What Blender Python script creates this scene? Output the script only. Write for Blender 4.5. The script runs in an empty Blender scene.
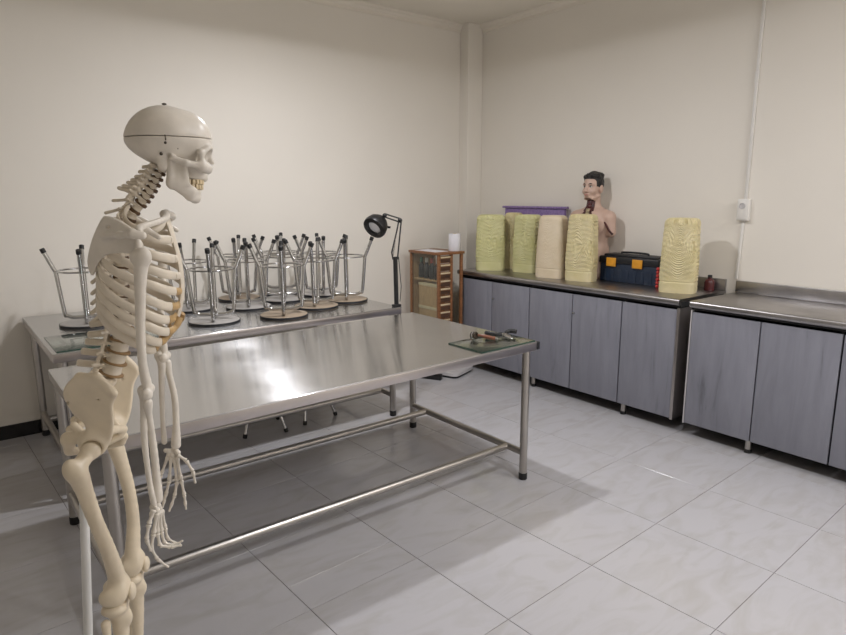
import bpy, bmesh, math, random
import numpy as np
from mathutils import Vector, Matrix

random.seed(7)
S = bpy.context.scene
COL = S.collection

# ------------------------------------------------------------------ camera
YAW, PITCH, ROLL = 0.90695, 0.19292, -0.0035
FPX = 623.87
cam_data = bpy.data.cameras.new('camera')
cam_data.sensor_fit = 'HORIZONTAL'
cam_data.sensor_width = 36.0
cam_data.lens = FPX / 846.0 * 36.0
cam_data.clip_start = 0.05
cam = bpy.data.objects.new('camera', cam_data)
COL.objects.link(cam)
fw = Vector((math.cos(YAW) * math.cos(PITCH), math.sin(YAW) * math.cos(PITCH), -math.sin(PITCH)))
rt = Vector((math.sin(YAW), -math.cos(YAW), 0))
up = rt.cross(fw)
r2 = rt * math.cos(ROLL) + up * math.sin(ROLL)
u2 = -rt * math.sin(ROLL) + up * math.cos(ROLL)
M = Matrix((r2, u2, -fw)).transposed().to_4x4()
M.translation = Vector((-1.60853, -1.51737, 1.64107))
cam.matrix_world = M
S.camera = cam

# ------------------------------------------------------------------ world, lamps, exposure
W = bpy.data.worlds.new('world')
S.world = W
W.use_nodes = True
W.node_tree.nodes['Background'].inputs[0].default_value = (0.02, 0.02, 0.022, 1)
W.node_tree.nodes['Background'].inputs[1].default_value = 1.0
S.view_settings.view_transform = 'Standard'
S.view_settings.look = 'None'
S.view_settings.gamma = 1.0
S.view_settings.use_curve_mapping = False
S.view_settings.exposure = -0.5

LAMP_MAIN = (0.47, 1.74, 2.93)


def spot(name, loc, power, colour, radius):
    d = bpy.data.lights.new(name, 'SPOT')
    d.energy = power
    d.color = colour
    d.spot_size = math.pi
    d.spot_blend = 0.06
    d.shadow_soft_size = radius
    o = bpy.data.objects.new(name, d)
    COL.objects.link(o)
    o.location = loc
    return o


def disc(name, loc, power, colour, size):
    d = bpy.data.lights.new(name, 'AREA')
    d.shape = 'DISK'
    d.size = size
    d.energy = power
    d.color = colour
    o = bpy.data.objects.new(name, d)
    COL.objects.link(o)
    o.location = loc
    return o


def panel(name, loc, power, colour, sx, sy):
    o = disc(name, loc, power, colour, 1)
    o.data.shape = 'RECTANGLE'
    o.data.size, o.data.size_y = sx, sy
    return o


LCOL = (0.985, 0.985, 1.03)
BULBS = [LAMP_MAIN, (0.60, -0.22, 2.93), (0.62, -2.2, 2.93)]
for k, loc in enumerate(BULBS):
    disc('bulb_light', loc, (47, 25, 22)[k], LCOL, 0.11)
    spot('bulb_side_light', loc, (13, 11, 8)[k], LCOL, 0.04)
FILL_PANEL = (2.0, -2.3)
panel('added_fill_light', (FILL_PANEL[0], FILL_PANEL[1], 3.262), 62, LCOL, 1.14, 0.54)  # added fill light, out of view, to lift the dark under the tables


# ------------------------------------------------------------------ materials
def new_mat(name):
    m = bpy.data.materials.new(name)
    m.use_nodes = True
    nt = m.node_tree
    return m, nt, nt.nodes['Principled BSDF']


def mat(name, col, rough=0.5, metal=0.0, noise=0.0, nscale=30.0, bump=0.0, bscale=60.0, stretch=(1, 1, 1),
        spec=0.5, emit=None, trans=0.0, alt=None, coat=0.0, detail=4.0, tex='Object'):
    m, nt, b = new_mat(name)
    b.inputs['Base Color'].default_value = (*col, 1)
    b.inputs['Roughness'].default_value = rough
    b.inputs['Metallic'].default_value = metal
    b.inputs['Specular IOR Level'].default_value = spec
    b.inputs['Coat Weight'].default_value = coat
    if trans:
        b.inputs['Transmission Weight'].default_value = trans
    if emit:
        b.inputs['Emission Color'].default_value = (*emit[:3], 1)
        b.inputs['Emission Strength'].default_value = emit[3]
    if noise or bump:
        tc = nt.nodes.new('ShaderNodeTexCoord')
        mp = nt.nodes.new('ShaderNodeMapping')
        mp.inputs['Scale'].default_value = stretch
        nt.links.new(tc.outputs[tex], mp.inputs[0])
    if noise:
        n = nt.nodes.new('ShaderNodeTexNoise')
        n.inputs['Scale'].default_value = nscale
        n.inputs['Detail'].default_value = detail
        nt.links.new(mp.outputs[0], n.inputs['Vector'])
        mx = nt.nodes.new('ShaderNodeMix')
        mx.data_type = 'RGBA'
        c2 = alt if alt else tuple(c * (1 - noise) for c in col)
        mx.inputs['A'].default_value = (*col, 1)
        mx.inputs['B'].default_value = (*c2, 1)
        cr = nt.nodes.new('ShaderNodeMapRange')
        cr.inputs['From Min'].default_value = 0.35
        cr.inputs['From Max'].default_value = 0.7
        nt.links.new(n.outputs[0], cr.inputs[0])
        nt.links.new(cr.outputs[0], mx.inputs['Factor'])
        nt.links.new(mx.outputs['Result'], b.inputs['Base Color'])
    if bump:
        n2 = nt.nodes.new('ShaderNodeTexNoise')
        n2.inputs['Scale'].default_value = bscale
        n2.inputs['Detail'].default_value = 3
        nt.links.new(mp.outputs[0], n2.inputs['Vector'])
        bp = nt.nodes.new('ShaderNodeBump')
        bp.inputs['Strength'].default_value = bump
        bp.inputs['Distance'].default_value = 0.002
        nt.links.new(n2.outputs[0], bp.inputs['Height'])
        nt.links.new(bp.outputs[0], b.inputs['Normal'])
    return m


MT = {}
MT['wall'] = mat('cream_wall_paint', (0.845, 0.80, 0.722), 0.6, noise=0.03, nscale=1.2, bump=0.05, bscale=25, spec=0.3)
MT['ceiling'] = mat('ceiling_paint', (0.85, 0.80, 0.70), 0.7, noise=0.03, nscale=1.5)
MT['trim'] = mat('trim_paint', (0.84, 0.785, 0.69), 0.6, noise=0.03, nscale=6)
MT['grout'] = mat('grey_grout', (0.20, 0.185, 0.17), 0.9, noise=0.3, nscale=30)
MT['baseboard'] = mat('black_tile_skirting', (0.012, 0.011, 0.012), 0.22, noise=0.3, nscale=8)
MT['chrome'] = mat('chrome_tube', (0.60, 0.60, 0.60), 0.13, 1.0, noise=0.12, nscale=20)
MT['steel_tube'] = mat('brushed_steel_tube', (0.50, 0.475, 0.445), 0.3, 1.0, noise=0.12, nscale=8)
MT['rubber'] = mat('black_rubber', (0.012, 0.012, 0.012), 0.55, noise=0.3, nscale=20)
MT['black_paint'] = mat('black_enamel', (0.012, 0.012, 0.013), 0.35, noise=0.3, nscale=20)
MT['void'] = mat('dark_recess', (0.02, 0.02, 0.021), 0.8, noise=0.3, nscale=9)
MT['bone'] = mat('ivory_plastic_bone', (0.80, 0.715, 0.585), 0.42, noise=0.10, nscale=35, bump=0.12, bscale=90)
MT['bone_pale'] = mat('pale_plastic_bone', (0.80, 0.74, 0.65), 0.36, noise=0.10, nscale=30, bump=0.08, bscale=70)
MT['bone_long'] = mat('yellowed_plastic_bone', (0.80, 0.69, 0.52), 0.38, noise=0.10, nscale=22, bump=0.08, bscale=60)
MT['cartilage'] = mat('amber_cartilage', (0.55, 0.36, 0.16), 0.45, noise=0.25, nscale=40)
MT['disc'] = mat('brown_spinal_disc', (0.42, 0.27, 0.13), 0.5, noise=0.25, nscale=40)
MT['disc_dark'] = mat('dark_spinal_disc', (0.16, 0.095, 0.05), 0.55, noise=0.25, nscale=40)
MT['tooth'] = mat('yellowed_teeth', (0.72, 0.58, 0.36), 0.3, noise=0.15, nscale=80)
MT['hook'] = mat('dark_metal_hook', (0.08, 0.065, 0.05), 0.4, 0.8, noise=0.2, nscale=60)
MT['white_pole'] = mat('white_enamel_pole', (0.74, 0.74, 0.72), 0.35, noise=0.05, nscale=10)
MT['navy'] = mat('navy_plastic', (0.018, 0.032, 0.062), 0.4, noise=0.2, nscale=30)
MT['black_plastic'] = mat('black_plastic', (0.014, 0.015, 0.019), 0.45, noise=0.2, nscale=30)
MT['orange'] = mat('orange_plastic', (0.80, 0.36, 0.03), 0.4, noise=0.1, nscale=30)
MT['red'] = mat('red_plastic', (0.55, 0.03, 0.025), 0.35, noise=0.15, nscale=30)
MT['dark_red'] = mat('dark_red_glass', (0.10, 0.02, 0.022), 0.25, noise=0.2, nscale=30)
MT['purple'] = mat('purple_speckled_board', (0.22, 0.14, 0.36), 0.6, noise=0.4, nscale=60, alt=(0.33, 0.24, 0.46))
MT['white_plastic'] = mat('white_plastic', (0.78, 0.76, 0.72), 0.4, noise=0.04, nscale=20)
MT['paper'] = mat('white_paper', (0.78, 0.77, 0.80), 0.8, noise=0.04, nscale=20)
MT['wood'] = mat('brown_varnished_wood', (0.30, 0.13, 0.055), 0.4, noise=0.4, nscale=9, stretch=(1, 8, 8))
MT['wood_light'] = mat('light_slide_box_wood', (0.55, 0.35, 0.18), 0.5, noise=0.3, nscale=14, stretch=(6, 6, 1))
MT['wood_cream'] = mat('cream_box_label', (0.70, 0.58, 0.38), 0.6, noise=0.15, nscale=30)
MT['skin'] = mat('moulded_skin_plastic', (0.60, 0.42, 0.335), 0.45, noise=0.10, nscale=12)
MT['hair'] = mat('black_moulded_hair', (0.012, 0.010, 0.010), 0.4, noise=0.3, nscale=50, bump=0.5, bscale=60)
MT['throat'] = mat('dark_red_throat_anatomy', (0.11, 0.025, 0.025), 0.4, noise=0.5, nscale=40, alt=(0.03, 0.012, 0.012))
MT['lip'] = mat('lip_paint', (0.42, 0.16, 0.13), 0.45, noise=0.1, nscale=40)
MT['eye'] = mat('eye_white', (0.7, 0.68, 0.64), 0.3, noise=0.05, nscale=40)
MT['iris'] = mat('dark_iris', (0.02, 0.013, 0.01), 0.2, noise=0.1, nscale=40)
MT['green'] = mat('green_plastic_cap', (0.02, 0.16, 0.09), 0.4, noise=0.1, nscale=30)
MT['brown_handle'] = mat('brown_leather_handle', (0.20, 0.075, 0.04), 0.4, noise=0.3, nscale=40)
MT['stool_seat'] = mat('grey_laminate_seat', (0.44, 0.42, 0.40), 0.4, noise=0.15, nscale=15)
MT['stool_seat_brown'] = mat('tan_laminate_seat', (0.36, 0.28, 0.20), 0.45, noise=0.2, nscale=15)
MT['scale_grey'] = mat('pale_grey_plastic', (0.58, 0.56, 0.56), 0.45, noise=0.06, nscale=15)
MT['lamp_dome'] = mat('lamp_dome', (0.9, 0.9, 0.88), 0.5, emit=(1, 0.96, 0.92, 5), noise=0.02, nscale=5)
MT['lens'] = mat('white_lamp_lens', (0.9, 0.9, 0.92), 0.2, noise=0.05, nscale=20)


def steel_sheet(name, base=(0.66, 0.66, 0.665), rough=0.18, brush='x', aniso=1.0):
    """brushed sheet steel; the brush lines run along x or y"""
    m, nt, b = new_mat(name)
    b.inputs['Metallic'].default_value = 1.0
    b.inputs['Roughness'].default_value = rough
    b.inputs['Anisotropic'].default_value = aniso
    tc = nt.nodes.new('ShaderNodeTexCoord')
    mp = nt.nodes.new('ShaderNodeMapping')
    mp.inputs['Scale'].default_value = (1.2, 240, 20) if brush == 'x' else (240, 1.2, 20)
    nt.links.new(tc.outputs['Object'], mp.inputs[0])
    n = nt.nodes.new('ShaderNodeTexNoise')
    n.inputs['Scale'].default_value = 1.0
    n.inputs['Detail'].default_value = 3
    nt.links.new(mp.outputs[0], n.inputs['Vector'])
    n2 = nt.nodes.new('ShaderNodeTexNoise')
    n2.inputs['Scale'].default_value = 3.0
    n2.inputs['Detail'].default_value = 5
    nt.links.new(tc.outputs['Object'], n2.inputs['Vector'])
    mx = nt.nodes.new('ShaderNodeMix')
    mx.data_type = 'RGBA'
    mx.inputs['A'].default_value = (*[c * 0.86 for c in base], 1)
    mx.inputs['B'].default_value = (*[c * 1.1 for c in base], 1)
    ad = nt.nodes.new('ShaderNodeMath')
    ad.operation = 'ADD'
    nt.links.new(n.outputs[0], ad.inputs[0])
    nt.links.new(n2.outputs[0], ad.inputs[1])
    sb = nt.nodes.new('ShaderNodeMath')
    sb.operation = 'MULTIPLY'
    sb.inputs[1].default_value = 0.5
    nt.links.new(ad.outputs[0], sb.inputs[0])
    nt.links.new(sb.outputs[0], mx.inputs['Factor'])
    nt.links.new(mx.outputs['Result'], b.inputs['Base Color'])
    rr = nt.nodes.new('ShaderNodeMapRange')
    rr.inputs['From Min'].default_value = 0.3
    rr.inputs['From Max'].default_value = 0.7
    rr.inputs['To Min'].default_value = rough * 0.85
    rr.inputs['To Max'].default_value = rough * 1.25
    nt.links.new(n2.outputs[0], rr.inputs[0])
    nt.links.new(rr.outputs[0], b.inputs['Roughness'])
    bp = nt.nodes.new('ShaderNodeBump')
    bp.inputs['Strength'].default_value = 0.05
    bp.inputs['Distance'].default_value = 0.0003
    nt.links.new(n.outputs[0], bp.inputs['Height'])
    nt.links.new(bp.outputs[0], b.inputs['Normal'])
    tg = nt.nodes.new('ShaderNodeTangent')
    tg.direction_type = 'UV_MAP'
    tg.uv_map = 'brush'
    nt.links.new(tg.outputs[0], b.inputs['Tangent'])
    return m


MT['sheet'] = steel_sheet('brushed_steel_sheet')
MT['sheet_edge'] = mat('polished_steel_edge', (0.60, 0.56, 0.55), 0.28, 1.0, noise=0.15, nscale=5)
MT['counter'] = mat('worn_steel_counter', (0.47, 0.455, 0.455), 0.33, 1.0, noise=0.3, nscale=4, bump=0.2, bscale=14)
MT['steel_post'] = mat('steel_post', (0.52, 0.49, 0.48), 0.35, 1.0, noise=0.2, nscale=6)


def tile_mat():
    m, nt, b = new_mat('white_marble_tile')
    b.inputs['Roughness'].default_value = 0.16
    tc = nt.nodes.new('ShaderNodeTexCoord')
    oi = nt.nodes.new('ShaderNodeObjectInfo')
    ml = nt.nodes.new('ShaderNodeVectorMath')
    ml.operation = 'SCALE'
    nt.links.new(oi.outputs['Random'], ml.inputs['Scale'])
    ml.inputs[0].default_value = (37, 23, 11)
    ad = nt.nodes.new('ShaderNodeVectorMath')
    nt.links.new(tc.outputs['Object'], ad.inputs[0])
    nt.links.new(ml.outputs[0], ad.inputs[1])
    mp = nt.nodes.new('ShaderNodeMapping')
    mp.inputs['Rotation'].default_value = (0, 0, 0.5)
    mp.inputs['Scale'].default_value = (1.0, 2.6, 1)
    nt.links.new(ad.outputs[0], mp.inputs[0])
    n = nt.nodes.new('ShaderNodeTexNoise')
    n.inputs['Scale'].default_value = 3.2
    n.inputs['Detail'].default_value = 6
    n.inputs['Distortion'].default_value = 1.3
    nt.links.new(mp.outputs[0], n.inputs['Vector'])
    cr = nt.nodes.new('ShaderNodeValToRGB')
    cr.color_ramp.elements[0].position = 0.3
    cr.color_ramp.elements[0].color = (0.445, 0.43, 0.425, 1)
    cr.color_ramp.elements[1].position = 0.56
    cr.color_ramp.elements[1].color = (0.495, 0.485, 0.50, 1)
    nt.links.new(n.outputs[0], cr.inputs[0])
    nt.links.new(cr.outputs[0], b.inputs['Base Color'])
    return m


MT['tile'] = tile_mat()


def door_mat():
    m, nt, b = new_mat('grey_woodgrain_laminate')
    b.inputs['Roughness'].default_value = 0.42
    tc = nt.nodes.new('ShaderNodeTexCoord')
    oi = nt.nodes.new('ShaderNodeObjectInfo')
    ml = nt.nodes.new('ShaderNodeVectorMath')
    ml.operation = 'SCALE'
    nt.links.new(oi.outputs['Random'], ml.inputs['Scale'])
    ml.inputs[0].default_value = (17, 29, 13)
    ad = nt.nodes.new('ShaderNodeVectorMath')
    nt.links.new(tc.outputs['Object'], ad.inputs[0])
    nt.links.new(ml.outputs[0], ad.inputs[1])
    mp = nt.nodes.new('ShaderNodeMapping')
    mp.inputs['Scale'].default_value = (1, 6.0, 0.9)
    nt.links.new(ad.outputs[0], mp.inputs[0])
    n = nt.nodes.new('ShaderNodeTexNoise')
    n.inputs['Scale'].default_value = 2.2
    n.inputs['Detail'].default_value = 8
    n.inputs['Roughness'].default_value = 0.62
    n.inputs['Distortion'].default_value = 0.5
    nt.links.new(mp.outputs[0], n.inputs['Vector'])
    cr = nt.nodes.new('ShaderNodeValToRGB')
    e = cr.color_ramp.elements
    e[0].position = 0.25
    e[0].color = (0.15, 0.153, 0.175, 1)
    e[1].position = 0.62
    e[1].color = (0.265, 0.268, 0.31, 1)
    k = e.new(0.38)
    k.color = (0.225, 0.228, 0.265, 1)
    nt.links.new(n.outputs[0], cr.inputs[0])
    nt.links.new(cr.outputs[0], b.inputs['Base Color'])
    return m


MT['door'] = door_mat()


def glass_mat(name, col, gloss=0.06):
    """thin pane: mostly clear, with a mirror reflection that grows at grazing angles"""
    m = bpy.data.materials.new(name)
    m.use_nodes = True
    nt = m.node_tree
    nt.nodes.remove(nt.nodes['Principled BSDF'])
    out = nt.nodes['Material Output']
    tr = nt.nodes.new('ShaderNodeBsdfTransparent')
    tr.inputs[0].default_value = (*col, 1)
    gl = nt.nodes.new('ShaderNodeBsdfGlossy')
    gl.inputs['Roughness'].default_value = gloss
    n = nt.nodes.new('ShaderNodeTexNoise')
    n.inputs['Scale'].default_value = 6
    bp = nt.nodes.new('ShaderNodeBump')
    bp.inputs['Strength'].default_value = 0.01
    nt.links.new(n.outputs[0], bp.inputs['Height'])
    nt.links.new(bp.outputs[0], gl.inputs['Normal'])
    lw = nt.nodes.new('ShaderNodeLayerWeight')
    lw.inputs['Blend'].default_value = 0.5
    pw = nt.nodes.new('ShaderNodeMath')
    pw.operation = 'POWER'
    pw.inputs[1].default_value = 5.0
    nt.links.new(lw.outputs['Facing'], pw.inputs[0])
    fr = nt.nodes.new('ShaderNodeMath')
    fr.operation = 'MULTIPLY_ADD'
    fr.inputs[1].default_value = 0.9
    fr.inputs[2].default_value = 0.05
    nt.links.new(pw.outputs[0], fr.inputs[0])
    mx = nt.nodes.new('ShaderNodeMixShader')
    nt.links.new(fr.outputs[0], mx.inputs[0])
    nt.links.new(tr.outputs[0], mx.inputs[1])
    nt.links.new(gl.outputs[0], mx.inputs[2])
    nt.links.new(mx.outputs[0], out.inputs[0])
    return m


MT['glass'] = glass_mat('clear_glass', (0.955, 0.98, 0.965))
MT['glass_edge'] = mat('green_glass_edge', (0.02, 0.07, 0.05), 0.15, noise=0.2, nscale=30)


def wax_mat(name, c1, c2):
    m, nt, b = new_mat(name)
    b.inputs['Roughness'].default_value = 0.5
    b.inputs['Subsurface Weight'].default_value = 0.08
    b.inputs['Subsurface Radius'].default_value = (0.01, 0.007, 0.003)
    tc = nt.nodes.new('ShaderNodeTexCoord')
    n = nt.nodes.new('ShaderNodeTexNoise')
    n.inputs['Scale'].default_value = 5
    n.inputs['Detail'].default_value = 5
    nt.links.new(tc.outputs['Object'], n.inputs['Vector'])
    cr = nt.nodes.new('ShaderNodeValToRGB')
    cr.color_ramp.elements[0].position = 0.35
    cr.color_ramp.elements[0].color = (*c1, 1)
    cr.color_ramp.elements[1].position = 0.65
    cr.color_ramp.elements[1].color = (*c2, 1)
    nt.links.new(n.outputs[0], cr.inputs[0])
    nt.links.new(cr.outputs[0], b.inputs['Base Color'])
    n2 = nt.nodes.new('ShaderNodeTexNoise')
    n2.inputs['Scale'].default_value = 70
    n2.inputs['Detail'].default_value = 3
    nt.links.new(tc.outputs['Object'], n2.inputs['Vector'])
    bp = nt.nodes.new('ShaderNodeBump')
    bp.inputs['Strength'].default_value = 0.5
    bp.inputs['Distance'].default_value = 0.004
    nt.links.new(n2.outputs[0], bp.inputs['Height'])
    nt.links.new(bp.outputs[0], b.inputs['Normal'])
    return m


MT['wax_green'] = wax_mat('greenish_yellow_foam', (0.61, 0.59, 0.28), (0.69, 0.66, 0.37))
MT['wax_cream'] = wax_mat('pale_cream_foam', (0.68, 0.565, 0.39), (0.75, 0.645, 0.48))
MT['wax_yellow'] = wax_mat('yellow_foam', (0.655, 0.57, 0.31), (0.735, 0.65, 0.41))


# ------------------------------------------------------------------ mesh helpers
class Geo:
    def __init__(self):
        self.v = []
        self.f = []

    def add(self, v, f):
        o = len(self.v)
        self.v += [tuple(p) for p in v]
        self.f += [tuple(i + o for i in q) for q in f]
        return self

    def box(self, lo, hi, bev=0.0, rot=None, pivot=None):
        bm = bmesh.new()
        bmesh.ops.create_cube(bm, size=1)
        lo, hi = Vector(lo), Vector(hi)
        for v in bm.verts:
            v.co = Vector((lo[i] + (v.co[i] + 0.5) * (hi[i] - lo[i]) for i in range(3)))
        if bev:
            bmesh.ops.bevel(bm, geom=bm.edges[:], offset=bev, segments=2, profile=0.5, affect='EDGES')
        if rot is not None:
            pv = Vector(pivot) if pivot is not None else (lo + hi) / 2
            bmesh.ops.rotate(bm, verts=bm.verts, cent=pv, matrix=rot)
        bm.verts.index_update()
        self.add([v.co[:] for v in bm.verts], [[v.index for v in f.verts] for f in bm.faces])
        bm.free()
        return self

    def tube(self, pts, r, seg=10, cap=True, upv=None, r2=None, closed=False):
        """round tube, or flattened (r along upv, r2 across)"""
        pts = [Vector(p) for p in pts]
        n = len(pts)
        rs = r if isinstance(r, (list, tuple)) else [r] * n
        r2s = rs if r2 is None else (r2 if isinstance(r2, (list, tuple)) else [r2] * n)
        tg = []
        for i in range(n):
            if closed:
                d = pts[(i + 1) % n] - pts[i - 1]
            else:
                d = pts[min(i + 1, n - 1)] - pts[max(i - 1, 0)]
            tg.append(d.normalized())
        if upv is None:
            a = Vector((0, 0, 1)) if abs(tg[0].z) < 0.9 else Vector((1, 0, 0))
        vs, nrm = [], None
        for i in range(n):
            if upv is not None:
                a = Vector(upv)
            elif nrm is not None:
                a = nrm
            nrm = (a - tg[i] * a.dot(tg[i])).normalized()
            bn = tg[i].cross(nrm)
            for k in range(seg):
                t = 2 * math.pi * k / seg
                vs.append(pts[i] + nrm * (rs[i] * math.cos(t)) + bn * (r2s[i] * math.sin(t)))
        fs = []
        m = n if closed else n - 1
        for i in range(m):
            j = (i + 1) % n
            for k in range(seg):
                l = (k + 1) % seg
                fs.append((i * seg + k, i * seg + l, j * seg + l, j * seg + k))
        if cap and not closed:
            fs.append(tuple(range(seg))[::-1])
            fs.append(tuple((n - 1) * seg + k for k in range(seg)))
        return self.add(vs, fs)

    def lathe(self, prof, c=(0, 0, 0), seg=24, mtx=None):
        vs, fs = [], []
        for (r, z) in prof:
            for k in range(seg):
                t = 2 * math.pi * k / seg
                p = Vector((r * math.cos(t), r * math.sin(t), z))
                if mtx is not None:
                    p = mtx @ p
                vs.append(p + Vector(c))
        n = len(prof)
        for i in range(n - 1):
            for k in range(seg):
                l = (k + 1) % seg
                fs.append((i * seg + k, i * seg + l, (i + 1) * seg + l, (i + 1) * seg + k))
        fs.append(tuple(range(seg))[::-1])
        fs.append(tuple((n - 1) * seg + k for k in range(seg)))
        return self.add(vs, fs)

    def prism(self, poly, z0, z1):
        n = len(poly)
        vs = [(x, y, z0) for x, y in poly] + [(x, y, z1) for x, y in poly]
        fs = [tuple(range(n))[::-1], tuple(range(n, 2 * n))]
        for i in range(n):
            j = (i + 1) % n
            fs.append((i, j, n + j, n + i))
        return self.add(vs, fs)

    def ball(self, c, r, seg=12, rings=8):
        r = (r, r, r) if not isinstance(r, (list, tuple)) else r
        vs, fs = [], []
        for i in range(rings + 1):
            a = math.pi * i / rings
            for k in range(seg):
                t = 2 * math.pi * k / seg
                rr = max(math.sin(a), 1e-3)
                vs.append((c[0] + r[0] * rr * math.cos(t), c[1] + r[1] * rr * math.sin(t), c[2] - r[2] * math.cos(a)))
        for i in range(rings):
            for k in range(seg):
                l = (k + 1) % seg
                fs.append((i * seg + k, i * seg + l, (i + 1) * seg + l, (i + 1) * seg + k))
        fs.append(tuple(range(seg))[::-1])
        fs.append(tuple(rings * seg + k for k in range(seg)))
        return self.add(vs, fs)

    def mesh(self, name, m, smooth=True, angle=40):
        me = bpy.data.meshes.new(name)
        me.from_pydata(self.v, [], self.f)
        me.update()
        if smooth:
            me.polygons.foreach_set('use_smooth', [True] * len(me.polygons))
            me.set_sharp_from_angle(angle=math.radians(angle))
        if m is not None:
            me.materials.append(MT[m] if isinstance(m, str) else m)
        return me


def link(name, me, parent=None, loc=(0, 0, 0), rz=0.0, mtx=None):
    o = bpy.data.objects.new(name, me)
    COL.objects.link(o)
    if mtx is not None:
        o.matrix_local = mtx
    else:
        o.location = loc
        o.rotation_euler = (0, 0, rz)
    if parent is not None:
        o.parent = parent
    return o


def part(name, g, m, parent, loc=(0, 0, 0), rz=0.0, label=None, smooth=True, angle=40):
    o = link(name, g.mesh(name, m, smooth, angle), parent, loc, rz)
    if label:
        o['label'] = label
    return o


def tag(o, label, cat, group=None):
    o['label'] = label
    o['category'] = cat
    if group:
        o['group'] = group
    return o


def thing(name, label, cat, loc=(0, 0, 0), rz=0.0, group=None):
    o = bpy.data.objects.new(name, None)
    o.empty_display_size = 0.1
    COL.objects.link(o)
    o.location = loc
    o.rotation_euler = (0, 0, rz)
    return tag(o, label, cat, group)


def struct(name, g, m, smooth=False):
    o = link(name, g.mesh(name, m, smooth))
    o['kind'] = 'structure'
    return o


def copy_tree(o, parent=None):
    c = o.copy()
    COL.objects.link(c)
    if parent is not None:
        c.parent = parent
    for ch in list(o.children):
        copy_tree(ch, c)
    return c


def brush_uv(me, vertical='y'):
    """uv map whose u axis runs across the brush lines"""
    uv = me.uv_layers.new(name='brush')
    for lp in me.loops:
        c = me.vertices[lp.vertex_index].co
        uv.data[lp.index].uv = (c.y + c.z, c.x) if vertical == 'y' else (c.x + c.z, c.y)


# ------------------------------------------------------------------ implicit surfaces
def surface_nets(vol, org, h):
    s = vol < 0
    nx, ny, nz = vol.shape
    cs = [(i, j, k) for i in (0, 1) for j in (0, 1) for k in (0, 1)]

    def sub(a, c):
        return a[c[0]:nx - 1 + c[0], c[1]:ny - 1 + c[1], c[2]:nz - 1 + c[2]]
    cnt = sum(sub(s, c).astype(np.int8) for c in cs)
    act = (cnt > 0) & (cnt < 8)
    idx = np.argwhere(act)
    acc = np.zeros((len(idx), 3))
    num = np.zeros(len(idx))
    I = tuple(idx.T)
    for a in range(8):
        for b in range(a + 1, 8):
            d = [cs[b][q] - cs[a][q] for q in range(3)]
            if sum(abs(x) for x in d) != 1:
                continue
            va = sub(vol, cs[a])[I]
            vb = sub(vol, cs[b])[I]
            x = (va < 0) != (vb < 0)
            t = np.where(x, va / np.where(x, va - vb, 1), 0)
            p = np.array(cs[a])[None, :] + t[:, None] * np.array(d)[None, :]
            acc[x] += p[x]
            num[x] += 1
    V = (idx + acc / num[:, None]) * h + np.array(org)
    im = -np.ones(act.shape, dtype=np.int64)
    im[I] = np.arange(len(idx))
    F = []
    for ax in range(3):
        o1, o2 = (ax + 1) % 3, (ax + 2) % 3
        sl0 = [slice(None)] * 3
        sl1 = [slice(None)] * 3
        sl0[ax] = slice(0, -1)
        sl1[ax] = slice(1, None)
        a, b = s[tuple(sl0)], s[tuple(sl1)]
        ch = np.argwhere(a != b)
        ok = np.ones(len(ch), bool)
        for o in (o1, o2):
            ok &= (ch[:, o] > 0) & (ch[:, o] < vol.shape[o] - 1)
        ch = ch[ok]
        sg = a[tuple(ch.T)]

        def cell(d1, d2):
            c = ch.copy()
            c[:, o1] += d1
            c[:, o2] += d2
            return im[tuple(c.T)]
        q = np.stack([cell(-1, -1), cell(0, -1), cell(0, 0), cell(-1, 0)], 1)
        q[~sg] = q[~sg][:, ::-1]
        F.append(q)
    return V, np.concatenate(F)


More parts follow.
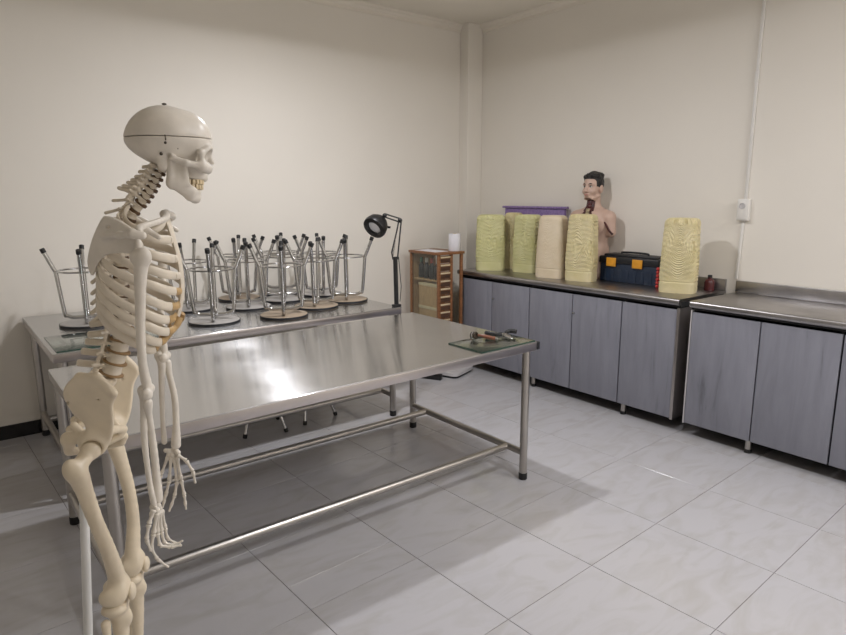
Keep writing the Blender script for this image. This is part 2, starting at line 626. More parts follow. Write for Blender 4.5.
class Field:
    def __init__(self, lo, hi, h):
        lo = np.array(lo, float)
        hi = np.array(hi, float)
        n = np.ceil((hi - lo) / h).astype(int) + 1
        self.o, self.h = lo, h
        ax = [(lo[i] + h * np.arange(n[i])).astype(np.float32) for i in range(3)]
        self.X, self.Y, self.Z = np.meshgrid(*ax, indexing='ij')
        self.d = np.full(self.X.shape, 1.0, np.float32)

    # distance primitives
    def ell(self, c, r):
        x, y, z = (self.X - c[0]) / r[0], (self.Y - c[1]) / r[1], (self.Z - c[2]) / r[2]
        k0 = np.sqrt(x * x + y * y + z * z) + 1e-6
        k1 = np.sqrt((x / r[0]) ** 2 + (y / r[1]) ** 2 + (z / r[2]) ** 2) + 1e-6
        return k0 * (k0 - 1) / k1

    def cap(self, a, b, ra, rb=None):
        rb = ra if rb is None else rb
        a = np.array(a, float)
        b = np.array(b, float)
        ba = b - a
        L = float(ba @ ba) + 1e-12
        px, py, pz = self.X - a[0], self.Y - a[1], self.Z - a[2]
        t = np.clip((px * ba[0] + py * ba[1] + pz * ba[2]) / L, 0, 1)
        return np.sqrt((px - t * ba[0]) ** 2 + (py - t * ba[1]) ** 2 + (pz - t * ba[2]) ** 2) - (ra + (rb - ra) * t)

    def rbox(self, c, hf, r, ry=0.0):
        x, y, z = self.X - c[0], self.Y - c[1], self.Z - c[2]
        if ry:
            x, z = x * math.cos(ry) - z * math.sin(ry), x * math.sin(ry) + z * math.cos(ry)
        qx, qy, qz = np.abs(x) - hf[0] + r, np.abs(y) - hf[1] + r, np.abs(z) - hf[2] + r
        return (np.sqrt(np.maximum(qx, 0) ** 2 + np.maximum(qy, 0) ** 2 + np.maximum(qz, 0) ** 2)
                + np.minimum(np.maximum(qx, np.maximum(qy, qz)), 0) - r)

    def plate(self, poly, w, U, V, t, r):
        """polygon in the coordinates U, V with thickness t about w = 0, edges rounded by r"""
        d = np.full(U.shape, 1e9, np.float32)
        s = np.ones(U.shape, np.float32)
        n = len(poly)
        for i in range(n):
            ax, ay = poly[i]
            bx, by = poly[i - 1]
            ex, ey = bx - ax, by - ay
            wx, wy = U - ax, V - ay
            q = np.clip((wx * ex + wy * ey) / (ex * ex + ey * ey), 0, 1)
            d = np.minimum(d, (wx - ex * q) ** 2 + (wy - ey * q) ** 2)
            c1 = V >= ay
            c2 = V < by
            c3 = ex * wy > ey * wx
            fl = (c1 & c2 & c3) | (~c1 & ~c2 & ~c3)
            s = np.where(fl, -s, s)
        d2 = s * np.sqrt(d) + r
        wz = np.abs(w) - t + r
        return np.sqrt(np.maximum(d2, 0) ** 2 + np.maximum(wz, 0) ** 2) + np.minimum(np.maximum(d2, wz), 0) - r

    # combination
    def add(self, d, k=0.006):
        if k <= 0:
            self.d = np.minimum(self.d, d)
        else:
            hh = np.clip(0.5 + 0.5 * (self.d - d) / k, 0, 1)
            self.d = self.d * (1 - hh) + d * hh - k * hh * (1 - hh)
        return self

    def cut(self, d, k=0.004):
        d = -d
        hh = np.clip(0.5 - 0.5 * (self.d - d) / k, 0, 1)
        self.d = self.d * (1 - hh) + d * hh + k * hh * (1 - hh)
        return self

    def chain(self, pts, rs, k=0.006):
        for i in range(len(pts) - 1):
            self.add(self.cap(pts[i], pts[i + 1], rs[i], rs[i + 1]), k)
        return self

    def mesh(self, name, m, clip=None):
        v = self.d if clip is None else np.maximum(self.d, clip)
        V, F = surface_nets(v, self.o, self.h)
        me = bpy.data.meshes.new(name)
        me.from_pydata(V.tolist(), [], F.tolist())
        me.update()
        me.polygons.foreach_set('use_smooth', [True] * len(me.polygons))
        me.materials.append(MT[m])
        return me


def bounds(pts, pad):
    a = np.array(pts, float)
    return a.min(0) - pad, a.max(0) + pad


def smooth_path(pts, n=6):
    """Catmull-Rom through the points"""
    P = [Vector(p) for p in pts]
    P = [P[0] * 2 - P[1]] + P + [P[-1] * 2 - P[-2]]
    out = []
    for i in range(1, len(P) - 2):
        for k in range(n):
            t = k / n
            a, b, c, d = P[i - 1], P[i], P[i + 1], P[i + 2]
            out.append(0.5 * ((2 * b) + (c - a) * t + (2 * a - 5 * b + 4 * c - d) * t * t + (3 * b - a - 3 * c + d) * t ** 3))
    out.append(P[-2])
    return out


# ------------------------------------------------------------------ room
X0, X1, Y0, Y1, ZC = -3.6, 2.96, -3.4, 3.46, 3.30
struct('wall_left', Geo().box((X0 - 0.12, Y1, -0.05), (X1 + 0.12, Y1 + 0.12, ZC + 0.05)), 'wall')
struct('wall_right', Geo().box((X1, Y0 - 0.12, -0.05), (X1 + 0.12, Y1, ZC + 0.05)), 'wall')
struct('wall_back', Geo().box((X0 - 0.12, Y0 - 0.12, -0.05), (X1, Y0, ZC + 0.05)), 'wall')
struct('wall_side', Geo().box((X0 - 0.12, Y0, -0.05), (X0, Y1, ZC + 0.05)), 'wall')
struct('ceiling', Geo().box((X0, Y0, ZC), (X1, Y1, ZC + 0.05)), 'ceiling')
floor = struct('floor', Geo().box((X0, Y0, -0.06), (X1, Y1, -0.0025)), 'grout')
struct('trim_1', Geo().box((2.765, 3.335, -0.002), (X1 - 0.0005, Y1 - 0.0005, ZC - 0.0005), 0.004), 'wall')      # corner column

# cove mouldings under the ceiling: two stepped bands and a quarter round each
prof = [(0, 0.075), (0.0, 0.0), (0.010, 0.0), (0.013, 0.012), (0.013, 0.026), (0.022, 0.034), (0.030, 0.048), (0.045, 0.058), (0.05, 0.075)]
g = Geo()
vs = [(X0, Y1 - a - 0.0005, ZC - 0.0755 + b) for a, b in prof] + [(2.765, Y1 - a - 0.0005, ZC - 0.0755 + b) for a, b in prof]
n = len(prof)
g.add(vs, [tuple(range(n)), tuple(range(n, 2 * n))[::-1]] + [(i, n + i, n + (i + 1) % n, (i + 1) % n) for i in range(n)])
struct('trim_2', g, 'trim')
g = Geo()
vs = [(X1 - a - 0.0005, Y0, ZC - 0.0755 + b) for a, b in prof] + [(X1 - a - 0.0005, 3.335, ZC - 0.0755 + b) for a, b in prof]
g.add(vs, [tuple(range(n))[::-1], tuple(range(n, 2 * n))] + [(i, (i + 1) % n, n + (i + 1) % n, n + i) for i in range(n)])
struct('trim_3', g, 'trim')
bb = struct('baseboard_left', Geo().box((X0, Y1 - 0.012, 0.0), (2.76, Y1 - 0.0005, 0.098), 0.003), 'baseboard')
struct('baseboard_right', Geo().box((X1 - 0.012, Y0, 0.0), (X1 - 0.0005, 3.33, 0.098), 0.003), 'baseboard')

# floor tiles, each a slab of its own, clipped to the room
T, TA = 0.56, 0.043
ca, sa = math.cos(TA), math.sin(TA)


def clip_poly(poly):
    for ax, val, sgn in ((0, X0 + 0.002, 1), (0, X1 - 0.002, -1), (1, Y0 + 0.002, 1), (1, Y1 - 0.002, -1)):
        out = []
        for i in range(len(poly)):
            a, b = poly[i - 1], poly[i]
            da, db = (a[ax] - val) * sgn, (b[ax] - val) * sgn
            if (da >= 0) != (db >= 0):
                t = da / (da - db)
                out.append((a[0] + (b[0] - a[0]) * t, a[1] + (b[1] - a[1]) * t))
            if db >= 0:
                out.append(b)
        poly = out
        if not poly:
            break
    return poly


def tile_geo(poly):
    cx = sum(p[0] for p in poly) / len(poly)
    cy = sum(p[1] for p in poly) / len(poly)
    ins = []
    for x, y in poly:
        d = math.hypot(x - cx, y - cy)
        k = 1 - 0.0012 / max(d, 0.01)
        ins.append((cx + (x - cx) * k, cy + (y - cy) * k))
    n = len(poly)
    g = Geo()
    g.add([(x, y, -0.009) for x, y in poly] + [(x, y, -0.0008) for x, y in poly] + [(x, y, 0.0) for x, y in ins],
          [tuple(range(n))[::-1], tuple(range(2 * n, 3 * n))]
          + [(a * n + i, a * n + (i + 1) % n, (a + 1) * n + (i + 1) % n, (a + 1) * n + i) for a in (0, 1) for i in range(n)])
    return g


gap = 0.0013
full = tile_geo([(gap, gap), (T - gap, gap), (T - gap, T - gap), (gap, T - gap)]).mesh('tile', 'tile', False)
full_tile = full
for i in range(-8, 8):
    for j in range(-8, 9):
        rects = [(gap, gap, T - gap, T - gap)]
        if (i, j) == (-1, 1):
            rects = [(gap, gap, T - gap, 0.19), (gap, 0.192, T - gap, T - gap)]
        for (a, b, c, d) in rects:
            poly = []
            for u, v in ((a, b), (c, b), (c, d), (a, d)):
                x, y = i * T + u, j * T + v
                poly.append((ca * x - sa * y, sa * x + ca * y))
            inside = all(X0 + 0.003 < x < X1 - 0.003 and Y0 + 0.003 < y < Y1 - 0.003 for x, y in poly)
            if inside and len(rects) == 1:
                o = link('tile', full_tile, floor)
                o.location = (ca * i * T - sa * j * T, sa * i * T + ca * j * T, 0)
                o.rotation_euler = (0, 0, TA)
                continue
            cl = clip_poly(poly)
            if len(cl) < 3:
                continue
            ar = abs(sum(cl[k - 1][0] * cl[k][1] - cl[k][0] * cl[k - 1][1] for k in range(len(cl)))) / 2
            if ar < 0.0006:
                continue
            part('tile', tile_geo(cl), 'tile', floor, smooth=False)


# ceiling lamps (above the frame): canopy, stem, pan and dome
def ceiling_lamp(loc, label):
    t = thing('ceiling_lamp', label, 'lamp', (loc[0], loc[1], ZC))
    dz = loc[2] - ZC
    part('canopy', Geo().lathe([(0.01, -0.03), (0.05, -0.028), (0.06, -0.012), (0.06, -0.0005)]), 'white_plastic', t)
    part('stem', Geo().lathe([(0.012, dz + 0.15), (0.012, -0.028)], seg=12), 'white_plastic', t)
    part('lamp_base', Geo().lathe([(0.05, dz + 0.07), (0.05, dz + 0.10), (0.03, dz + 0.15), (0.02, dz + 0.16)]), 'white_plastic', t)
    part('dome', Geo().lathe([(0.005, dz + 0.02), (0.025, dz + 0.027), (0.042, dz + 0.045), (0.048, dz + 0.069)]), 'lamp_dome', t)


for loc, lab in zip(BULBS, ('white ceiling bulb lamp hanging above the steel tables', 'white ceiling bulb lamp in the middle of the room, in front of the tables', 'white ceiling bulb lamp farthest from the tables, behind the viewer')):
    ceiling_lamp(loc, lab)

t = thing('added_fill_panel', 'added white framed fill panel on the ceiling near the right wall, out of view', 'ceiling light', (FILL_PANEL[0], FILL_PANEL[1], ZC))  # invented fixture that houses the added fill light
for lo, hi in (((-0.6, -0.3, -0.035), (0.6, -0.275, -0.0005)), ((-0.6, 0.275, -0.035), (0.6, 0.3, -0.0005)), ((-0.6, -0.2749, -0.035), (-0.575, 0.2749, -0.0005)), ((0.575, -0.2749, -0.035), (0.6, 0.2749, -0.0005))):
    part('frame', Geo().box(lo, hi), 'white_plastic', t)
part('diffuser', Geo().box((-0.5745, -0.2745, -0.03), (0.5745, 0.2745, -0.01)), 'lamp_dome', t)

# conduit and socket on the right wall
t = thing('wall_socket', 'white surface socket box with conduit running up to the ceiling on right wall', 'socket', (X1, 0.607, 1.46))
g = Geo().box((-0.045, -0.04, 0.0), (-0.0005, 0.04, 0.15), 0.006)
part('socket_box', g, 'white_plastic', t)
part('socket_plate', Geo().box((-0.05, -0.034, 0.008), (-0.044, 0.034, 0.142), 0.003), 'white_plastic', t)
mt = Matrix.Rotation(-math.pi / 2, 4, 'Y')
part('socket_outlet', Geo().lathe([(0.021, 0.049), (0.021, 0.055), (0.017, 0.055), (0.016, 0.051)], (0, 0, 0.102), 20, mt), 'scale_grey', t)
part('conduit', Geo().box((-0.018, -0.010, 0.145), (-0.0005, 0.010, 1.75), 0.003), 'white_plastic', t)
part('conduit', Geo().box((-0.016, 0.0, -0.42), (-0.0005, 0.018, 0.004), 0.003, Matrix.Rotation(0.03, 3, 'X')), 'white_plastic', t)
part('conduit_coupling', Geo().box((-0.021, -0.013, 0.93), (-0.0005, 0.013, 1.0), 0.003), 'white_plastic', t)


# ------------------------------------------------------------------ steel tables
def steel_table(name, label, x0, x1, y0, y1, H, legs, rail_z, rails, tilt=0.0):
    """x0..y1 outline of the top; legs: (x, y) of the four legs"""
    t = thing(name, label, 'table', (0, 0, 0))
    th = 0.05
    # sheet with a folded rim: bevelled slab, hollow below
    bm = bmesh.new()
    bmesh.ops.create_cube(bm, size=1)
    for v in bm.verts:
        v.co = Vector((x0 + (v.co.x + .5) * (x1 - x0), y0 + (v.co.y + .5) * (y1 - y0), H - 0.0045 + (v.co.z + .5) * 0.0045))
    bmesh.ops.bevel(bm, geom=[e for e in bm.edges if all(v.co.z > H - 0.001 for v in e.verts)], offset=0.003, segments=3, affect='EDGES')
    me = bpy.data.meshes.new('table_top')
    bm.to_mesh(me)
    bm.free()
    me.materials.append(MT['sheet'])
    brush_uv(me)
    lev = [link('table_top', me, t)]
    for nm, lo, hi in (('rim', (x0, y0, H - th), (x1, y0 + 0.012, H - 0.0046)), ('rim', (x0, y1 - 0.012, H - th), (x1, y1, H - 0.0046)),
                       ('rim', (x0, y0 + 0.0121, H - th), (x0 + 0.012, y1 - 0.0121, H - 0.0046)),
                       ('rim', (x1 - 0.012, y0 + 0.0121, H - th), (x1, y1 - 0.0121, H - 0.0046))):
        lev.append(part(nm, Geo().box(lo, hi, 0.003), 'sheet_edge', t))
    xm = (x0 + x1) / 2
    rot = Matrix.Translation((xm, 0, H)) @ Matrix.Rotation(-tilt, 4, 'Y') @ Matrix.Translation((-xm, 0, -H))
    for o in lev:        # the top sits slightly out of level
        o.matrix_local = rot
    for (x, y) in legs:
        part('leg', Geo().lathe([(0.0230, 0.035), (0.0230, H - 0.005 + tilt * (x - xm))], (x, y, 0), 20), 'steel_tube', t)
        part('foot_cap', Geo().lathe([(0.022, 0.0), (0.0252, 0.004), (0.0252, 0.04), (0.0231, 0.042)], (x, y, 0), 20), 'rubber', t, label='black rubber foot cap')
    for a, b in (((legs[0][0], legs[0][1]), (legs[1][0], legs[1][1])), ((legs[2][0], legs[2][1]), (legs[3][0], legs[3][1]))):
        part('end_rail', Geo().tube([(a[0], a[1], rail_z), (b[0], b[1], rail_z)], 0.0200, 16), 'steel_tube', t)
    for y in rails:
        part('long_rail', Geo().tube([(legs[2][0], y, rail_z), (legs[0][0], y, rail_z)], 0.0200, 16), 'steel_tube', t)
    # cross rails carrying the sheet
    for fx in (0.3, 0.7):
        xx = x0 + (x1 - x0) * fx
        lev.append(part('cross_bar', Geo().box((xx - 0.02, y0 + 0.0121, H - 0.04), (xx + 0.02, y1 - 0.0121, H - 0.0047)), 'steel_tube', t))
        lev[-1].matrix_local = rot
    return t


FT = steel_table('steel_table', 'stainless steel work table in front, bare apart from a glass plate at its corner',
                 -1.238, 0.997, 0.775, 1.94, 0.823, [(0.966, 0.824), (0.966, 1.895), (-1.205, 0.824), (-1.205, 1.895)], 0.163, (0.955, 1.735), 0.0105)
BT = steel_table('steel_table', 'stainless steel work table against the left wall, loaded with upturned stools',
                 -1.19, 1.045, 2.13, 3.43, 0.84, [(0.995, 2.185), (0.995, 3.38), (-1.14, 2.185), (-1.14, 3.38)], 0.163, (2.33, 3.22))
part('corner_bracket', Geo().box((0.9975, 0.772, 0.788), (1.020, 0.80, 0.832), 0.004), 'black_plastic', FT, label='black plastic corner clip')


# ------------------------------------------------------------------ glass plates on the tables
def glass_plate(name, label, loc, sx, sy, rz, th=0.006, ry=0.0):
    t = thing(name, label, 'glass plate', loc, rz)
    t.rotation_euler = (0, ry, rz)
    part('pane', Geo().box((0, 0, 0.0003), (sx, sy, th), 0.001), 'glass', t)
    g = Geo()
    e = 0.0015
    for lo, hi in (((-e, -e, 0.0003), (sx + e, 0, th)), ((-e, sy, 0.0003), (sx + e, sy + e, th)), ((-e, 0, 0.0003), (0, sy, th)), ((sx, 0, 0.0003), (sx + e, sy, th))):
        g.box(lo, hi)
    part('pane_edge', g, 'glass_edge', t, label='green tinted polished edge')
    return t


glass_plate('glass_plate', 'glass plate with the tools on it at the front corner of the near steel table', (0.585, 0.785, 0.8309), 0.405, 0.27, 0.0, ry=-0.0105)
glass_plate('glass_plate', 'glass plate lying at the left end of the wall table behind the skeleton', (-1.165, 2.16, 0.84), 0.55, 0.44, 0.0)


# ------------------------------------------------------------------ stools
def make_stool(label, seat):
    """built as it stands turned over: seat at the bottom, legs up"""
    t = thing('stool', label, 'stool')
    part('seat', Geo().lathe([(0.14, 0.0), (0.156, 0.002), (0.159, 0.006), (0.159, 0.018), (0.153, 0.022), (0.14, 0.023)], seg=40), seat, t)
    part('seat_edge', Geo().lathe([(0.1585, 0.004), (0.1605, 0.005), (0.1605, 0.019), (0.1585, 0.020)], seg=40), 'black_plastic', t, label='black edge band')
    for k in (0, 1):
        a = k * math.pi / 2
        c, s = math.cos(a), math.sin(a)
        z0 = 0.033 + 0.0235 * k
        half = [(0.0, z0), (0.075, z0), (0.105, z0 + 0.012), (0.122, 0.088), (0.143, 0.32), (0.147, 0.350), (0.160, 0.378), (0.202, 0.485)]
        pr = smooth_path([Vector((r, 0, z)) for r, z in half], 3)
        pts = [Vector((-p.x, 0, p.z)) for p in reversed(pr)] + pr[1:]
        pts = [Vector((p.x * c, p.x * s, p.z)) for p in pts]
        lg = part('leg_tube', Geo().tube(pts, 0.0122, 12), 'chrome', t)
        for e in (0, -1):
            p = pts[e]
            q = pts[1 if e == 0 else -2]
            d = (p - q).normalized()
            part('rubber_tip', Geo().tube([p - d * 0.02, p - d * 0.019, p + d * 0.007, p + d * 0.009], [0.0126, 0.0148, 0.0148, 0.012], 12), 'rubber', lg, label='black rubber tip')
    ring = [(0.139 * math.cos(2 * math.pi * i / 40), 0.139 * math.sin(2 * math.pi * i / 40), 0.350) for i in range(40)]
    part('foot_ring', Geo().tube(ring, 0.006, 8, closed=True), 'chrome', t)
    return t


HT = 0.84
stools = [  # x, y, turn, seat, label
    (-0.89, 2.86, 1.36, 'g', 'lone upturned chrome stool at the left end of the wall table, behind the skeleton'),
    (-0.235, 2.42, 1.16, 'g', 'upturned chrome stool with grey seat nearest the skeleton in the front row of the cluster'),
    (-0.20, 2.97, 1.02, 'g', 'upturned chrome stool with grey seat directly behind the one nearest the skeleton'),
    (0.15, 2.79, 1.20, 'g', 'upturned chrome stool with grey seat in the middle row, left of centre'),
    (0.205, 2.325, 1.12, 'b', 'upturned chrome stool with tan seat at the front edge of the wall table'),
    (0.545, 2.50, 0.95, 'b', 'upturned chrome stool with tan seat second from the magnifier lamp in the front row'),
    (0.865, 2.60, 1.0, 'b', 'upturned chrome stool with tan seat under the magnifier lamp head'),
    (0.49, 2.93, 1.25, 'g', 'upturned chrome stool with grey seat in the middle row, right of centre'),
    (0.25, 3.21, 1.1, 'b', 'upturned chrome stool with tan seat in the back row against the left wall'),
    (0.86, 2.985, 1.2, 'g', 'upturned chrome stool with grey seat at the right end of the middle row'),
    (0.64, 3.275, 1.05, 'g', 'upturned grey-seated chrome stool at the right end of the back row by the wall'),
]
proto = {'g': make_stool('', 'stool_seat'), 'b': make_stool('', 'stool_seat_brown')}
used = set()
for x, y, a, k, lab in stools:
    o = proto[k] if k not in used else copy_tree(proto[k])
    used.add(k)
    o.location = (x, y, HT + 0.0003)
    o.rotation_euler = (0, 0, a)
    tag(o, lab, 'stool', 'upturned chrome stools on the wall table')
# stools standing upright on the floor below the wall table
for x, y, a, lab in ((0.10, 2.55, 0.55, 'upright chrome stool on the floor under the wall table, left of the two'),
                     (0.49, 2.58, 0.95, 'upright chrome stool on the floor under the wall table, right of the two')):
    o = copy_tree(proto['g'])
    o.rotation_euler = (math.pi, 0, a)
    o.location = (x, y, 0.4940)
    tag(o, lab, 'stool', 'upright stools under the wall table')

# ------------------------------------------------------------------ wall cabinets with steel worktops
FX, WH = 2.315, 0.946


def cabinet(label, ya, yb, doors, knobs, legs):
    t = thing('base_cabinet', label, 'cabinet', (FX, ya, 0), 0, 'grey base cabinets along the right wall')
    L = yb - ya
    D = X1 - 0.02 - FX
    g = Geo()
    z0, z1 = 0.095, 0.885
    g.box((0.042, 0.004, z0), (D, 0.02, z1))
    g.box((0.042, L - 0.02, z0), (D, L - 0.004, z1))
    g.box((0.042, 0.0201, z0), (D, L - 0.0201, z0 + 0.016))
    g.box((D - 0.012, 0.0201, z0 + 0.0161), (D, L - 0.0201, z1))
    part('carcass', g, 'void', t)
    ys = [i * L / doors for i in range(doors + 1)]
    for i in range(doors):
        d = link('door', Geo().box((0, -((ys[i + 1] - ys[i]) / 2 - 0.004), -0.3875), (0.02, (ys[i + 1] - ys[i]) / 2 - 0.004, 0.3875), 0.002).mesh('door', 'door'), t)
        d.location = (0.02, (ys[i] + ys[i + 1]) / 2, 0.483)
        for kd, ky in knobs:
            if kd == i:
                mt = Matrix.Rotation(-math.pi / 2, 4, 'Y')
                part('lock', Geo().lathe([(0.010, 0.0), (0.010, 0.006), (0.007, 0.014), (0.003, 0.016)], (0, ky, 0.24), 14, mt), 'chrome', d, label='small chrome lock knob')
    for ly in legs:
        lo = part('leg', Geo().lathe([(0.02, 0.02), (0.02, 0.095)], (0.075, ly, 0), 16), 'steel_tube', t)
        part('foot_cap', Geo().lathe([(0.022, 0.0), (0.023, 0.022), (0.0205, 0.026)], (0.075, ly, 0), 16), 'rubber', lo, label='black rubber foot')
    for ly in legs:
        lo = part('leg', Geo().lathe([(0.02, 0.02), (0.02, 0.095)], (D - 0.06, ly, 0), 16), 'steel_tube', t)
        part('foot_cap', Geo().lathe([(0.022, 0.0), (0.023, 0.022), (0.0205, 0.026)], (D - 0.06, ly, 0), 16), 'rubber', lo, label='black rubber foot')
    return t


YL = 0.69
dw = 0.4545
cabinet('two-door grey woodgrain cabinet at the far corner end of the long worktop', YL + 3 * dw, YL + 5 * dw - 0.002, 2, [(0, dw / 2 - 0.025)], [dw + 0.42])
cabinet('two-door grey woodgrain cabinet in the middle of the long worktop, below the cream block', YL + dw, YL + 3 * dw - 0.002, 2, [(0, dw / 2 - 0.02)], [2 * dw - 0.03])
c5 = cabinet('single-door grey woodgrain cabinet at the near end of the long worktop, below the toolbox', YL + 0.012, YL + dw - 0.002, 1, [], [dw - 0.04])
post = Geo().box((0.012, 0.0, 0.09), (0.03, 0.003, 0.884)).box((0.012, -0.018, 0.09), (0.6, -0.015, 0.884)).box((0.012, -0.0149, 0.09), (0.015, -0.0001, 0.884))
part('end_panel', post, 'steel_post', c5, label='bare steel end panel')
YR = 0.615
dr = 0.452
cr_ = cabinet('two-door grey woodgrain cabinet beside the gap, at the right edge of the view', YR - 2 * dr, YR - 0.012, 2, [], [dr + 0.02])
part('side_panel', Geo().box((0.022, 2 * dr - 0.0115, 0.09), (0.60, 2 * dr - 0.003, 0.884)), 'scale_grey', cr_, label='pale grey side panel')
cabinet('two-door grey woodgrain cabinet beyond the right edge, mostly outside the view', YR - 4 * dr, YR - 2 * dr - 0.002, 2, [], [dr + 0.02])


def worktop(label, ya, yb):
    t = thing('worktop', label, 'worktop', (FX, ya, 0))
    L = yb - ya
    D = X1 - 0.004 - FX
    # rolled front edge profile (x, z)
    pr = [(0.014, WH - 0.044), (0.004, WH - 0.040), (0.0, WH - 0.030), (0.0, WH - 0.012), (0.004, WH - 0.003), (0.012, WH), (D, WH), (D, WH - 0.02), (0.03, WH - 0.02), (0.03, WH - 0.044)]
    n = len(pr)
    vs = [(x, 0, z) for x, z in pr] + [(x, L, z) for x, z in pr]
    g = Geo()
    g.add(vs, [tuple(range(n)), tuple(range(n, 2 * n))[::-1]] + [(i, n + i, n + (i + 1) % n, (i + 1) % n) for i in range(n)])
    part('top', g, 'counter', t, angle=50)
    part('gap_shade_strip', Geo().box((0.031, 0.002, WH - 0.060), (D - 0.02, L - 0.002, WH - 0.021)), 'void', t, label='near-black strip painted as the shaded gap under the steel')  # shade of the gap above the doors, put in as a near-black strip
    part('backsplash', Geo().box((D - 0.02, 0, WH + 0.0002), (D, L, WH + 0.085), 0.003), 'counter', t)
    return t


WL = worktop('long stainless steel worktop with the yellow blocks standing on it', YL, YL + 2.272)
WR = worktop('empty stainless steel worktop at the right edge of the view', YR - 1.9, YR)


# ------------------------------------------------------------------ carved yellow blocks
def foam_block(label, loc, w, d, h, rz, m, seed, taper=0.84, band=0.16, ridges=55.0, amp=0.0035):
    rnd = random.Random(seed)
    nu, nv = 180, 190
    ph = [rnd.uniform(0, 6.28) for _ in range(6)]
    cxs = [(rnd.uniform(-.3, .3), rnd.uniform(.3, .8)) for _ in range(3)]
    V, F = [], []
    e = 4.2

    def ring(v, inset, z):
        row = []
        for i in range(nu):
            t = 2 * math.pi * i / nu
            c, s = math.cos(t), math.sin(t)
            r = (abs(c) ** e + abs(s) ** e) ** (-1 / e)
            k = 1 - (1 - taper) * max(0.0, (v - 0.12)) ** 1.3
            bow = 1 + 0.03 * math.sin(v * 3.1)
            px, py = r * c * d / 2 * k * bow, r * s * w / 2 * k
            n = Vector((c, s, 0))
            # carved contour relief on the face and sides above the plain foot band
            a = 0.0
            if v > band:
                u = (s * r)
                wq = 0
                for (qx, qy) in cxs:
                    wq += math.hypot((u - qx) * 0.75, (v - qy) * 1.5)
                wq += 0.10 * math.sin(u * 5 + ph[0]) * math.cos(v * 9 + ph[1])
                a = math.sin(wq * ridges * 0.95 + ph[2]) + 0.35 * math.sin(wq * ridges * 2.7 + ph[4]) + 0.25 * math.sin(v * ridges * 1.7 + 3 * math.sin(u * 3.1 + ph[3]))
                a *= amp * min(1, (v - band) * 14)
            elif v > band - 0.02:
                a = -0.003
            px, py = px * inset + n.x * a, py * inset + n.y * a
            row.append((px, py, z))
        return row
    rows = []
    for j in range(nv):
        v = j / (nv - 1) * 0.92
        ins = 1.0 if v > 0.02 else 0.985
        rows.append(ring(v, ins, v * h))
    for j in range(1, 9):
        q = j / 8 * math.pi / 2
        ins = 1 - 0.32 * (1 - math.cos(q))
        rows.append(ring(0.92, ins, h * (0.92 + 0.075 * math.sin(q))))
    for j in (0.5, 0.2, 0.02):
        rows.append(ring(0.92, 0.68 * j, h * (0.995 + 0.005 * (1 - j))))
    for r in rows:
        V += r
    for j in range(len(rows) - 1):
        for i in range(nu):
            k = (i + 1) % nu
            F.append((j * nu + i, j * nu + k, (j + 1) * nu + k, (j + 1) * nu + i))
    F.append(tuple(range(nu))[::-1])
    F.append(tuple((len(rows) - 1) * nu + i for i in range(nu)))
    g = Geo().add(V, F)
    o = link('foam_block', g.mesh('foam_block', m, True, 80))
    o.location = loc
    o.rotation_euler = (0, 0, rz)
    return tag(o, label, 'foam block', 'carved yellow blocks on the long worktop')


ZB = WH + 0.0005
BL = [
    ('tall greenish yellow carved block, first from the corner end of the worktop', (2.565, 2.77, ZB), 0.275, 0.20, 0.52, 0.75, 'wax_green', 1, 0.92),
    ('narrow yellow carved block half hidden between and behind the first and third blocks', (2.80, 2.70, ZB), 0.17, 0.12, 0.535, 0.3, 'wax_yellow', 2, 0.9),
    ('pale yellow carved block with a swirl on its face, third from the corner end', (2.69, 2.415, ZB), 0.25, 0.18, 0.525, 0.15, 'wax_green', 3, 0.86),
    ('pale cream smoother block with rounded top, fourth from the corner end', (2.575, 2.025, ZB), 0.26, 0.18, 0.53, 0.2, 'wax_cream', 4, 0.80),
    ('bright yellow carved block standing in front of the anatomical torso', (2.59, 1.725, ZB), 0.25, 0.15, 0.545, 0.2, 'wax_yellow', 5, 0.84),
    ('yellow carved block standing alone at the near end, right of the toolbox', (2.63, 0.885, ZB), 0.25, 0.18, 0.535, 0.3, 'wax_yellow', 6, 0.86),
]
for i, (lab, loc, w, d, h, rz, m, sd, tp) in enumerate(BL):
    foam_block(lab, loc, w, d, h, rz, m, sd, tp, amp=0.0011 if m == 'wax_cream' else 0.0036)

# purple board standing behind the blocks
t = thing('purple_board', 'long purple speckled board standing behind the yellow blocks', 'board', (2.90, 2.535, WH + 0.0005))
part('board', Geo().box((-0.014, -0.37, 0.0), (0.014, 0.37, 0.572), 0.003), 'purple', t)
part('board_rim', Geo().box((-0.030, -0.395, 0.573), (0.02, 0.395, 0.593), 0.004), 'purple', t)


# toolbox
t = thing('toolbox', 'navy plastic toolbox with black lid and two orange latches on the worktop', 'toolbox', (2.828, 1.385, WH + 0.0005), 0.0)
w = 0.27
g = Geo()
pl = [(-0.095, -w + 0.015), (0.095, -w + 0.015), (0.095, w - 0.015), (-0.095, w - 0.015)]
g.box((-0.092, -w + 0.012, 0.0), (0.092, w - 0.012, 0.150), 0.008)
for k in range(-3, 4):
    g.box((-0.096, k * 0.07 - 0.012, 0.01), (-0.0905, k * 0.07 + 0.012, 0.10), 0.002)
part('body', g, 'navy', t)
g = Geo().box((-0.102, -w, 0.1505), (0.102, w, 0.205), 0.012).box((-0.10, -w + 0.002, 0.1505), (0.10, w - 0.002, 0.166), 0.003).box((-0.075, -w + 0.03, 0.2), (0.075, w - 0.03, 0.222), 0.008)
part('lid', g, 'black_plastic', t, label='black lid')
for yy in (0.145, -0.095):
    part('latch', Geo().box((-0.112, yy - 0.045, 0.125), (-0.1022, yy + 0.045, 0.195), 0.004).box((-0.115, yy - 0.03, 0.13), (-0.111, yy + 0.03, 0.15), 0.002), 'orange', t, label='orange latch')
